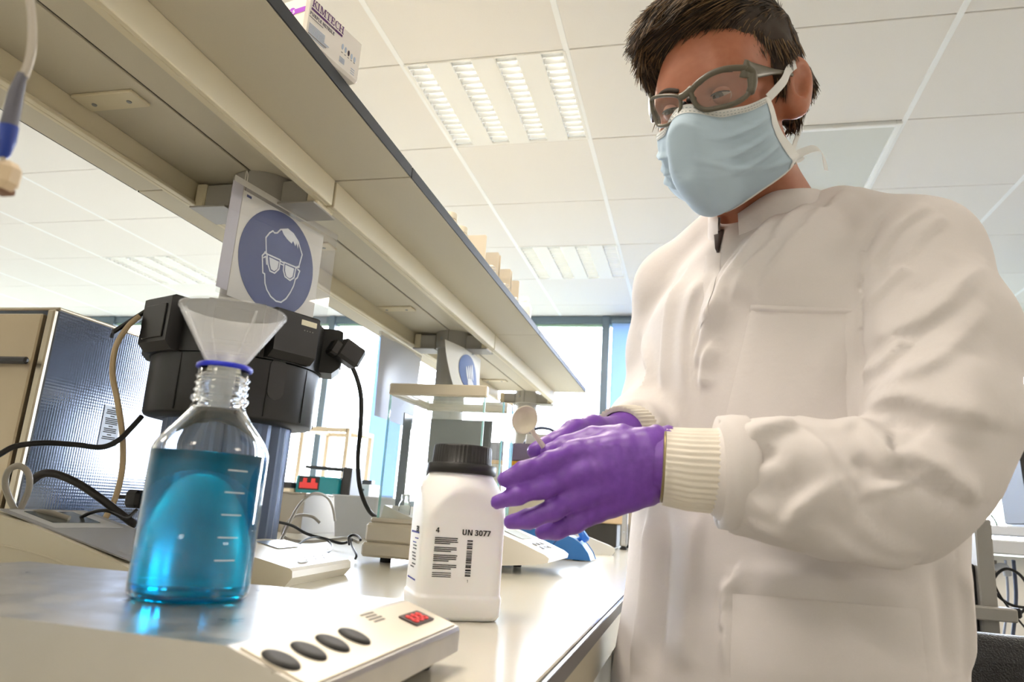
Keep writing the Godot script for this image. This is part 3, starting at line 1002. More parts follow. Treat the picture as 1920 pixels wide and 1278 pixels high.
func make_meters() -> void:
	var cream = mat("meter_cream", Color(0.85, 0.82, 0.74), 0.42)
	var grey = mat("meter_grey", Color(0.60, 0.60, 0.60), 0.4)
	var lcd = mat("lcd_dark", Color(0.33, 0.35, 0.34), 0.15)
	# larger meter beside the oven: seen from its side, the keyboard slopes down to the aisle
	var o = thing("bench_meter", "cream bench-top meter with a grey sloping face and dark display behind the hotplate", "meter", Vector3(-0.86, BENCH, -0.885))
	var st := mb()
	# side profile with an arched underside
	var prof := [Vector2(-0.19, 0.0), Vector2(-0.19, 0.055), Vector2(-0.18, 0.072), Vector2(-0.16, 0.078), Vector2(-0.06, 0.079), Vector2(0.02, 0.066), Vector2(0.10, 0.047), Vector2(0.18, 0.026), Vector2(0.19, 0.016), Vector2(0.188, 0.004), Vector2(0.175, 0.0), Vector2(0.115, 0.0)]
	for k in 7:
		var u = k / 6.0
		prof.append(Vector2(lerpf(0.105, 0.035, u), 0.001 + 0.013 * sin(PI * u)))
	prof.append(Vector2(0.02, 0.0))
	prism(st, PackedVector2Array(prof), 0.17)
	obj("body", st, cream, o)
	for s in [-1, 1]:
		var gl := mb()
		var c := curve([Vector3(-0.19, 0.035, s * 0.0855), Vector3(-0.05, 0.040, s * 0.0855), Vector3(0.05, 0.030, s * 0.0855), Vector3(0.12, 0.014, s * 0.0855), Vector3(0.188, 0.008, s * 0.0855)], 6)
		tube(gl, c, 0.0016, 6)
		obj("moulded_line", gl, cream, o)
	var sl = frame_of(Vector3(0.06, 0.0575, 0), Vector3(0.24, -0.053, 0), Vector3(0, 0, -1))
	var fp := mb()
	prism(fp, rrect(0.232, 0.15, 0.006), 0.002, sl.translated_local(Vector3(0, 0, 0.0005)))
	var face = obj("face_panel", fp, grey, o)
	var d := mb()
	prism(d, rrect(0.055, 0.085, 0.002), 0.0012, sl.translated_local(Vector3(-0.075, -0.005, 0.0018)))
	obj("display", d, lcd, face, "dark grey display window")
	var fr := mb()
	prism(fr, rrect(0.085, 0.125, 0.003), 0.0008, sl.translated_local(Vector3(-0.068, -0.002, 0.0014)))
	obj("display_surround", fr, mat("meter_pale", Color(0.76, 0.76, 0.75), 0.4), face)
	for j in 4:
		var k := mb()
		prism(k, rrect(0.016, 0.022, 0.003), 0.0012, sl.translated_local(Vector3(0.085, -0.048 + 0.032 * j, 0.0012)))
		obj("key", k, mat("key_pale", Color(0.64, 0.64, 0.635), 0.5), face)
	# smaller cream keypad unit
	var q = thing("keypad_unit", "small cream wedge-shaped keypad unit standing right behind the blue bottle", "keypad", Vector3(-0.650, BENCH, -1.085), deg_to_rad(6.0))
	var w := mb()
	wedge(w, 0.17, 0.24, 0.050, 0.026)
	obj("body", w, cream, q)
	var ks = frame_of(Vector3(0.022, 0.0385, 0), Vector3(0.119, -0.024, 0), Vector3(0, 0, -1))
	var kd := mb()
	prism(kd, rrect(0.040, 0.080, 0.002), 0.001, ks.translated_local(Vector3(-0.042, 0.045, 0.0004)))
	obj("display", kd, mat("lcd_blue", Color(0.58, 0.62, 0.68), 0.2), q, "pale blue-grey display window")
	var km := mb()
	prism(km, rrect(0.006, 0.030, 0.001), 0.0006, ks.translated_local(Vector3(0.045, -0.045, 0.0003)))
	obj("printed_line", km, mat("print_pale", Color(0.72, 0.70, 0.64), 0.6), q)
	for k in 6:
		var kk := mb()
		prism(kk, rrect(0.003, 0.003, 0.0014), 0.0006, ks.translated_local(Vector3(0.03 + 0.010 * (k % 2), 0.07 - 0.018 * k, 0.0003)))
		obj("key_mark", kk, mat("print_pale", Color.GRAY), q)

# ================================================================ things on the overhead shelf
func make_shelf_things() -> void:
	var top = SHELF + 0.0225
	# carton of gloves, hanging a little over the shelf edge
	var bl = at_y(568, 70, top)
	var br = at_y(672, 160, top)
	var along = br - bl
	along.y = 0
	var L = 0.128
	var fr = frame_of(bl, along, Vector3.UP)      # x along the printed front, y up, z towards the aisle
	var o = thing("glove_carton", "white carton of nitrile gloves with purple lettering overhanging the shelf edge", "carton", bl)
	var T = Transform3D(fr.basis, Vector3.ZERO)
	var card = mat("carton_white", Color(0.88, 0.86, 0.83), 0.55)
	var D = 0.24
	var H = 0.075
	obj("box", box(mb(), Vector3(L / 2, H / 2 + 0.0008, -D / 2), Vector3(L, H, D), 0.004, T), card, o)
	var purple = mat("ink_purple", Color(0.33, 0.14, 0.42), 0.6)
	var violet = mat("ink_violet", Color(0.62, 0.28, 0.78), 0.6)
	var grey = mat("ink_grey", Color(0.42, 0.42, 0.45), 0.6)
	var pale = mat("ink_pale_blue", Color(0.66, 0.72, 0.80), 0.6)
	var face = T * Transform3D(Basis(), Vector3(0, 0, 0.0003))
	lettering("KIMTECH", 0.0165, purple, o, face.translated_local(Vector3(0.008, 0.0655, 0)), "lettering", false, 0.95, "Droid Serif")
	print_line(o, face, Vector2(0.008, 0.0535), 0.036, 0.0036, purple)
	for k in 3: print_line(o, face, Vector2(0.044, 0.0535 + 0.0013 * k), 0.024, 0.0006, purple)
	print_line(o, face, Vector2(0.062, 0.0535), 0.016, 0.0036, purple)
	lettering("PURPLE NITRILE", 0.0075, grey, o, face.translated_local(Vector3(0.006, 0.0470, 0)), "lettering", true, 0.95)
	print_line(o, face, Vector2(0.006, 0.0405), 0.030, 0.0010, grey)
	for k in 9: print_line(o, face, Vector2(0.008, 0.030 - 0.0024 * k), (0.034 if k < 5 else 0.060 - 0.003 * k), 0.0012, pale if k < 3 else grey if k == 7 else pale)
	for k in 5:
		var ic := mb()
		prism(ic, ellipse(0.0022, 0.0050, 12), 0.0004, face.translated_local(Vector3(0.082 + 0.0075 * k, 0.0395 - 0.0010 * k, 0)))
		obj("glove_icon", ic, mat("ink_dark_purple", Color(0.16, 0.06, 0.16), 0.6) if k == 2 else pale, o)
		print_line(o, face, Vector2(0.0805 + 0.0075 * k, 0.029), 0.003, 0.0010, grey)
	for k in 5: print_line(o, face, Vector2(0.078, 0.020 - 0.0020 * k), 0.012, 0.0010, pale)
	for k in 3: print_line(o, face, Vector2(0.106, 0.0165 - 0.004 * k), 0.009, 0.0012, pale)
	# short end with the size badge
	var side = T * frame_of(Vector3(-0.0003, 0, 0), Vector3(0, 0, 1), Vector3.UP)
	var bd := mb()
	prism(bd, ellipse(0.0072, 0.0080, 20), 0.0004, side.translated_local(Vector3(-0.030, 0.050, 0)))
	obj("size_badge", bd, violet, o)
	print_line(o, side, Vector2(-0.026, 0.0455), 0.022, 0.0085, violet)
	lettering("2.5", 0.0085, mat("carton_ink_white", Color(0.95, 0.93, 0.96), 0.6), o, side.translated_local(Vector3(-0.0355, 0.050, 0.0004)), "lettering", true)
	for k in 5: print_line(o, side, Vector2(-0.060, 0.024 - 0.003 * k), 0.040, 0.0013, pale)

	# magazine files with cut-away fronts
	var cream = mat("file_card", Color(0.88, 0.84, 0.77), 0.7)
	var labs = ["cream card magazine file with a label slot standing beside two small jars", "cream card magazine file holding a crumpled clear bag between two other files", "cream card magazine file standing next to the white squeeze bottle"]
	for i in 3:
		var zf = [-1.88, -2.045, -2.195][i]
		var f = thing("magazine_file", labs[i], "file box", Vector3(-0.585, top, zf), 0.0, "cream magazine files")
		var h = 0.126
		var w = [0.145, 0.135, 0.105][i]
		var dp = 0.24
		var t2 = 0.003
		# two sides with a slanting front edge, back and floor
		for s in [0, 1]:
			var sp := mb()
			prism(sp, PackedVector2Array([Vector2(0, 0), Vector2(-dp, 0), Vector2(-dp, h), Vector2(-0.004, h), Vector2(0, h - 0.004)]), t2, Transform3D(Basis(), Vector3(0, 0, -s * (w - t2))))
			obj("side", sp, cream, f)
		bx("back", Vector3(-dp + t2 / 2, h / 2, -(w - t2) / 2), Vector3(t2, h, w - t2), cream, f, 0.0005)
		bx("floor_board", Vector3(-dp / 2, t2 / 2, -(w - t2) / 2), Vector3(dp, t2, w - t2), cream, f, 0.0005)
		bx("top_board", Vector3(-dp / 2 - 0.03, h - t2 / 2, -(w - t2) / 2), Vector3(dp - 0.06, t2, w - t2 * 2), cream, f, 0.0005)
		if i == 0:
			bx("label_slot", Vector3(-0.05, h - 0.038, 0.002), Vector3(0.024, 0.010, 0.001), mat("slot", Color(0.80, 0.74, 0.64), 0.6), f, 0.0003)
	# crumpled clear bags in the files
	var bag = mat("clear_bag", Color(0.90, 0.90, 0.88, 0.45), 0.35)
	bag.transparency = BaseMaterial3D.TRANSPARENCY_ALPHA
	var bl_labels = ["crumpled clear plastic bag lying in the file with the label slot", "crumpled clear plastic bag bulging out of the middle magazine file", "crumpled clear plastic bag in the file beside the squeeze bottle"]
	for i in 3:
		var c = [Vector3(-0.60, top + 0.036, -1.951), Vector3(-0.60, top + 0.036, -2.112), Vector3(-0.60, top + 0.036, -2.247)][i]
		var st := mb()
		var nz := FastNoiseLite.new()
		nz.seed = 20 + i
		nz.frequency = 0.9
		var rr := []
		for a in 13:
			var th = PI * a / 12.0
			var r := PackedVector3Array()
			for b in 18:
				var ph = -TAU * b / 18.0
				var d = Vector3(sin(th) * cos(ph), -cos(th), sin(th) * sin(ph))
				var k = 1.0 + 0.45 * nz.get_noise_3dv(d * 2.2)
				r.append(Vector3(d.x * 0.032, d.y * 0.021, d.z * 0.025) * k)
			rr.append(r)
		rings(st, rr, true, false, false, -1)
		var g = obj("plastic_bag", st, bag)
		g.position = c
		tag(g, bl_labels[i], "plastic bag", "clear bags in the magazine files")
	# two small jars
	var jm = mat("small_jar_cream", Color(0.88, 0.85, 0.77), 0.5)
	for i in 2:
		var pz = [-1.60, -1.69][i]
		var j = thing("small_jar", ["small cream jar with a screw lid standing alone on the shelf edge", "small cream jar with a screw lid touching the first magazine file"][i], "jar", Vector3(-0.600, top, pz), 0.0, "small jars on the shelf")
		var b := mb()
		lathe(b, [Vector2(0.019, 0), Vector2(0.021, 0.002), Vector2(0.021, 0.048), Vector2(0.017, 0.054)], 20)
		obj("body", b, jm, j)
		var l := mb()
		lathe(l, [Vector2(0.0195, 0.0535), Vector2(0.0195, 0.068), Vector2(0.018, 0.070)], 20)
		obj("lid", l, jm, j)
	var wb = thing("squeeze_bottle", "plain white plastic bottle at the far end of the file boxes", "bottle", Vector3(-0.600, top, -2.44))
	var wm := mb()
	lathe(wm, [Vector2(0.026, 0), Vector2(0.03, 0.003), Vector2(0.03, 0.070), Vector2(0.026, 0.080), Vector2(0.014, 0.088), Vector2(0.014, 0.094)], 24)
	obj("body", wm, mat("hdpe_white", Color.WHITE), wb)
	var wl := mb()
	lathe(wl, [Vector2(0.016, 0.093), Vector2(0.016, 0.108), Vector2(0.013, 0.110)], 20)
	obj("lid", wl, mat("hdpe_white", Color.WHITE), wb)

# ================================================================ signs
func stroke(st: SurfaceTool, pts: Array, w: float, t: Transform3D, closed := false) -> void:
	var n = pts.size()
	for i in (n if closed else n - 1):
		var a: Vector2 = pts[i]
		var b: Vector2 = pts[(i + 1) % n]
		var d = (b - a).normalized()
		var s = Vector2(-d.y, d.x) * w / 2
		var e = d * w * 0.35
		prism(st, PackedVector2Array([a - s - e, b - s + e, b + s + e, a + s - e]), 0.0003, t)

func make_signs() -> void:
	var tl = Vector3(-0.825, 1.597, -1.060)
	var h = ray(1577, 978)
	h.y = 0
	var fr = frame_of(tl, h, Vector3.UP)     # x along the sign, y up, z towards the aisle
	var o = thing("goggles_sign", "blue round wear-safety-goggles sign in a clear plastic pocket hanging from the column", "sign", tl)
	var T = Transform3D(fr.basis, Vector3.ZERO)
	var W = 0.306
	var H = 0.226
	var pocket = glass_mat("pocket_plastic", Color(0.93, 0.93, 0.97), 0.07)
	var pm := mb()
	box(pm, Vector3(W / 2, -H / 2, 0), Vector3(W, H, 0.0016), 0.0003, T)
	var paper = mat("sign_paper", Color(0.88, 0.87, 0.83), 0.6)
	var back = bx("paper", T * Vector3(0.146, -0.018 - 0.103, -0.0016), Vector3(0.236, 0.206, 0.0008), paper, o, 0.0, T.basis)
	obj("pocket", pm, pocket, o)
	var strip = mat("pocket_strip", Color(0.80, 0.79, 0.76), 0.5)
	bx("punched_strip", T * Vector3(W / 2, -0.006, 0.0012), Vector3(W, 0.012, 0.0006), strip, o, 0.0, T.basis)
	bx("pocket_margin", T * Vector3(0.013, -H / 2, -0.0016), Vector3(0.026, H - 0.02, 0.0006), mat("pocket_margin", Color(0.76, 0.75, 0.78), 0.4), o, 0.0, T.basis)
	var world = Transform3D(fr.basis, tl)
	var P = func(zx: float, zy: float) -> Vector2:
		return on_plane(world, Vector2(380.0 + zx / 3.195, 320.0 + zy / 3.195))
	var hole := mb()
	var hp: Vector2 = P.call(510, 215)
	prism(hole, ellipse(0.004, 0.004, 14), 0.0004, T.translated_local(Vector3(hp.x, hp.y, 0.0018)))
	obj("punched_hole", hole, mat("ink_grey", Color.GRAY), o)
	var tg: Vector2 = P.call(282, 155)
	bx("blue_tag", T * Vector3(tg.x, tg.y, -0.0010), Vector3(0.012, 0.005, 0.0004), mat("sign_blue", Color(0.105, 0.19, 0.43), 0.55), o, 0.0, T.basis)
	var c: Vector2 = P.call(453, 553)
	var e1: Vector2 = P.call(668, 600)
	var rad = (e1.x - c.x) * 0.985
	var dz = T.translated_local(Vector3(0, 0, -0.0008))
	var disc := mb()
	prism(disc, ellipse(rad, rad, 56), 0.0004, dz.translated_local(Vector3(c.x, c.y, 0)))
	var dd = obj("blue_disc", disc, mat("sign_blue", Color.BLUE), o, "blue disc")
	var white = mat("sign_white", Color(0.88, 0.89, 0.90), 0.6)
	var d2 = dz.translated_local(Vector3(0, 0, 0.0004))
	var conv = func(a: Array) -> Array:
		var r := []
		for q in a: r.append(P.call(q[0], q[1]))
		return r
	var pic := mb()
	var lw = 0.0030
	stroke(pic, conv.call([[382, 492], [380, 400], [402, 372], [422, 360], [432, 372], [448, 372], [468, 352], [512, 350], [545, 378], [574, 425], [597, 502], [576, 578]]), lw, d2)
	stroke(pic, conv.call([[376, 488], [358, 508], [361, 610], [372, 617], [374, 672], [385, 712], [408, 752], [440, 780], [470, 787], [500, 766], [526, 728], [546, 688], [556, 650], [568, 640], [582, 600], [570, 590]]), lw, d2)
	stroke(pic, conv.call([[386, 498], [466, 534], [458, 588], [432, 613], [404, 600], [392, 560]]), lw, d2, true)
	stroke(pic, conv.call([[489, 548], [560, 578], [548, 640], [524, 656], [494, 634], [484, 596]]), lw, d2, true)
	stroke(pic, conv.call([[466, 540], [489, 552]]), lw, d2)
	stroke(pic, conv.call([[468, 558], [486, 566]]), lw * 0.8, d2)
	stroke(pic, conv.call([[374, 488], [388, 500]]), lw * 1.4, d2)
	stroke(pic, conv.call([[560, 580], [578, 574]]), lw * 1.4, d2)
	stroke(pic, conv.call([[366, 520], [380, 512], [384, 560]]), lw * 0.8, d2)
	prism(pic, PackedVector2Array(conv.call([[474, 350], [512, 349], [548, 378], [574, 424], [572, 468], [562, 432], [556, 452], [543, 420], [534, 436], [508, 410], [486, 380]])), 0.0004, d2)
	prism(pic, PackedVector2Array(conv.call([[400, 516], [457, 544], [449, 586], [430, 601], [411, 590], [403, 558]])), 0.0004, d2)
	prism(pic, PackedVector2Array(conv.call([[496, 562], [548, 586], [539, 634], [522, 645], [502, 630], [494, 598]])), 0.0004, d2)
	obj("pictogram", pic, white, dd, "white line drawing of a head with goggles")
	# loop of string round the collar screw
	var s := mb()
	tube(s, curve([at_d(459, 340, 1.352), at_d(461, 328, 1.357), at_d(463, 320, 1.36), at_d(465, 328, 1.357), at_d(463, 341, 1.352)].map(func(v): return v - tl), 5), 0.0009, 6)
	obj("string", s, mat("string_white", Color(0.85, 0.84, 0.80), 0.8), o)

	# second sign: curled paper on the next column
	var q = thing("curled_sign", "curled paper sign with a blue round symbol fixed to the column above the balance", "sign", Vector3(-0.80, 1.45, -2.45))
	var patch = func(u: float, v: float) -> Vector3:
		# u along, v down; the free lower edge curls outwards
		var z = lerpf(-2.290, -2.62, u) + 0.02 * v
		var bow = 0.050 * sin(PI * clampf(u, 0, 1)) * 0.35 + 0.03 * v * v * (1.0 - 0.3 * u)
		return Vector3(-0.800 + bow - 0.035 * (1 - u) * (1 - v), lerpf(1.590, 1.395, v), z) - Vector3(-0.80, 1.45, -2.45)
	var sh := mb()
	var rr := []
	for i in 13:
		var r := PackedVector3Array()
		for j in 9: r.append(patch.call(i / 12.0, j / 8.0))
		rr.append(r)
	rings(sh, rr, false, false, false)
	obj("paper", sh, paper, q)
	var off = Vector3(0.0012, 0.0002, 0.0006)
	var patch_disc = func(cu: float, cv: float, ru: float, rv: float, m: Material, called: String, lift: float) -> void:
		var ds := mb()
		var rings_a := []
		for k in 6:
			var ring := PackedVector3Array()
			for j in 30:
				var a = TAU * j / 30
				ring.append(patch.call(cu + cos(a) * ru * k / 5.0, cv + sin(a) * rv * k / 5.0) + off * lift)
			rings_a.append(ring)
		rings(ds, rings_a, true, false, false)
		obj(called, ds, m, q)
	patch_disc.call(0.50, 0.52, 0.28, 0.42, mat("sign_blue_light", Color(0.26, 0.37, 0.60), 0.4), "blue_disc", 1.0)
	for k in 4:
		patch_disc.call(0.42 + 0.06 * k, 0.50 - 0.03 * k, 0.022, 0.16, white, "white_finger", 2.0)
	patch_disc.call(0.50, 0.70, 0.11, 0.14, white, "white_palm", 2.0)
	var pin := mb()
	lathe(pin, [Vector2(0.004, 0), Vector2(0.003, 0.004)], 10, Transform3D(Basis(Vector3(0, 0, 1), -PI / 2), patch.call(0.62, 0.04)))
	obj("pin", pin, white, q)

	# grey translucent sheet hanging behind, from the window-side beam
	var g = thing("hanging_sheet", "plain grey plastic sheet hanging under the shelf behind the glass balance", "sheet", Vector3(-1.05, 1.32, -2.42))
	var gs := mb()
	var gr := []
	for i in 9:
		var r := PackedVector3Array()
		for j in 7:
			var u = i / 8.0; var v = j / 6.0
			r.append(Vector3(0.010 * sin(u * 3.0 + v), lerpf(0.275, -0.01, v), lerpf(0.185, -0.205, u)))
		gr.append(r)
	rings(gs, gr, false, false, false)
	var gm = mat("grey_sheet", Color(0.72, 0.73, 0.75), 0.25)
	gm.backlight_enabled = true
	gm.backlight = Color(0.30, 0.30, 0.31)
	obj("sheet", gs, gm, g)
	bx("clip", Vector3(0.002, 0.277, 0), Vector3(0.010, 0.012, 0.39), strip, g, 0.001)

# ================================================================ glass balance
func make_balance() -> void:
	var cream = mat("balance_cream", Color(0.87, 0.83, 0.74), 0.4)
	var o = thing("analytical_balance", "cream analytical balance with a tall glass draft shield behind the white jar", "balance", Vector3(-0.555, BENCH, -1.645))
	# base in two tiers on feet
	bx("base_tray", Vector3(0.0, 0.026, 0), Vector3(0.285, 0.030, 0.285), cream, o, 0.005)
	bx("base_body", Vector3(0.0, 0.062, 0), Vector3(0.278, 0.042, 0.278), cream, o, 0.006)
	bx("base_ledge", Vector3(-0.002, 0.0885, 0), Vector3(0.262, 0.012, 0.262), cream, o, 0.004)
	for sx in [-0.10, 0.10]:
		for sz in [-0.10, 0.10]:
			var f := mb()
			lathe(f, [Vector2(0.012, 0), Vector2(0.012, 0.012)], 14, Transform3D(Basis(), Vector3(sx, 0, sz)))
			obj("foot", f, mat("rubber", Color.BLACK), o)
	var ramp := mb()
	prism(ramp, PackedVector2Array([Vector2(-0.118, 0.094), Vector2(-0.03, 0.094), Vector2(-0.075, 0.108), Vector2(-0.112, 0.122)]), 0.20, Transform3D(Basis(), Vector3(0, 0, 0.01)))
	obj("chamber_ramp", ramp, cream, o)
	# draft shield
	var gl = glass_mat("shield_glass", Color(0.90, 0.97, 0.96), 0.10)
	var edge = glass_mat("glass_edge", Color(0.62, 0.86, 0.82), 0.55)
	var y0 = 0.094; var y1 = 0.372
	var yc = (y0 + y1) / 2
	var x0 = -0.116; var x1 = 0.108
	var zn = 0.128; var zf = -0.110
	bx("side_pane", Vector3((x0 + x1) / 2, yc, zn), Vector3(x1 - x0, y1 - y0, 0.004), gl, o, 0.0)
	bx("side_pane", Vector3((x0 + x1) / 2, yc, zf), Vector3(x1 - x0, y1 - y0, 0.004), gl, o, 0.0)
	for p in [Vector2(x0, zn), Vector2(x1, zn), Vector2(x0, zf), Vector2(x1, zf)]:
		bx("pane_edge", Vector3(p.x, yc, p.y), Vector3(0.004, y1 - y0, 0.0045), edge, o, 0.0)
	# bowed front pane towards the aisle
	var fp := mb()
	var rr := []
	for k in 15:
		var u = k / 14.0
		var z = lerpf(zn, zf, u)
		var x = x1 + 0.034 * sin(PI * u)
		rr.append(PackedVector3Array([Vector3(x, y1 - 0.004, z), Vector3(x, y0, z)]))
	rings(fp, rr, false, false, false)
	obj("front_pane", fp, gl, o)
	# dark back panel and a black far door panel
	bx("back_panel", Vector3(x0 - 0.006, yc - 0.01, 0.0), Vector3(0.003, y1 - y0 - 0.04, 0.05), mat("panel_grey", Color(0.36, 0.38, 0.42), 0.2), o, 0.001)
	bx("dark_panel", Vector3(-0.018, yc - 0.012, zf + 0.006), Vector3(0.165, y1 - y0 - 0.03, 0.004), mat("panel_dark", Color(0.055, 0.062, 0.075), 0.35), o, 0.001)
	# top frame
	bx("top_bar", Vector3(-0.002, y1 + 0.008, zn + 0.002), Vector3(0.232, 0.026, 0.018), cream, o, 0.003)
	bx("top_bar", Vector3(-0.002, y1 + 0.008, zf - 0.002), Vector3(0.232, 0.026, 0.018), cream, o, 0.003)
	bx("top_rail", Vector3(x0 + 0.002, y1 + 0.008, 0.009), Vector3(0.016, 0.024, 0.220), cream, o, 0.002)
	bx("top_pane", Vector3(0.0, y1 + 0.006, 0.009), Vector3(0.21, 0.004, 0.22), gl, o, 0.0)
	# thin upright glass edges of the bowed front pane
	for u in [0.28, 0.62, 0.9]:
		bx("pane_edge", Vector3(x1 + 0.034 * sin(PI * u), yc - 0.002, lerpf(zn, zf, u)), Vector3(0.003, y1 - y0 - 0.004, 0.006), edge, o, 0.0)
	# sliding-door handle
	bx("door_handle", Vector3(x1 - 0.02, yc + 0.05, zf - 0.012), Vector3(0.010, 0.030, 0.012), mat("hub_black", Color.BLACK), o, 0.002)
	var pan := mb()
	lathe(pan, [Vector2(0.004, 0.094), Vector2(0.004, 0.104), Vector2(0.036, 0.105), Vector2(0.036, 0.107)], 28, Transform3D(Basis(), Vector3(0.01, 0, 0.01)))
	obj("weighing_pan", pan, steel_mat(), o)
	# console in front
	var cs := mb()
	var prof := PackedVector2Array([Vector2(0.120, 0.030), Vector2(0.120, 0.086), Vector2(0.135, 0.088), Vector2(0.20, 0.066), Vector2(0.258, 0.044), Vector2(0.268, 0.037), Vector2(0.266, 0.028), Vector2(0.24, 0.022), Vector2(0.18, 0.016), Vector2(0.14, 0.012), Vector2(0.120, 0.012)])
	prism(cs, prof, 0.25, Transform3D(Basis(), Vector3(0, 0, -0.01)))
	var con = obj("console", cs, mat("console_white", Color(0.90, 0.88, 0.83), 0.35), o)
	var slope = frame_of(Vector3(0.198, 0.0672, -0.01), Vector3(0.123, -0.044, 0), Vector3(0, 0, -1))
	var lc := mb()
	prism(lc, rrect(0.045, 0.11, 0.003), 0.001, slope.translated_local(Vector3(-0.028, 0.0, 0.0004)))
	obj("display", lc, mat("lcd_pale", Color(0.70, 0.74, 0.72), 0.2), con)
	for k in 6:
		var key := mb()
		prism(key, rrect(0.012, 0.018, 0.003), 0.001, slope.translated_local(Vector3(0.022 + 0.018 * (k % 2), -0.08 + 0.04 * (k / 2) + 0.04, 0.0004)))
		obj("key", key, mat("key_grey", Color(0.55, 0.57, 0.60), 0.5), con)
	for sz in [-0.11, 0.09]:
		var f := mb()
		lathe(f, [Vector2(0.010, 0), Vector2(0.010, 0.016)], 12, Transform3D(Basis(), Vector3(0.15, 0, sz)))
		obj("foot", f, mat("rubber", Color.BLACK), con)
	# small bottles inside the shield
	var vb = solid_glass("vial_glass", Color(0.96, 0.98, 0.985))
	var spots = [Vector3(-0.628, 0.994, -1.56), Vector3(-0.590, 0.994, -1.575)]
	for i in 2:
		var v = thing("vial", ["open clear glass vial inside the balance shield", "small clear glass vial with a blue cap inside the balance shield"][i], "vial", spots[i] + Vector3(0.0, 0.0005, 0), 0.0, "glass vials in the balance")
		var g := mb()
		bottle_glass_shape(g, 0.45, 0.032, 0.0095, 0.054, 0.0135, 0.0012, true)
		obj("glass", g, vb, v)
		if i == 1:
			var cp := mb()
			lathe(cp, [Vector2(0.0112, 0.041), Vector2(0.0112, 0.0555), Vector2(0.010, 0.057)], 20)
			obj("cap", cp, mat("cap_blue", Color(0.20, 0.26, 0.52), 0.4), v)

# ================================================================ things farther along the bench
func poly_at(z: float, pts: Array, o: Vector3) -> PackedVector2Array:
	# outline drawn in the picture, taken to the upright plane at this z
	var r := PackedVector2Array()
	for p in pts:
		var w = at_z(p[0], p[1], z)
		r.append(Vector2(w.x - o.x, maxf(w.y - o.y, 0.003)))
	return r

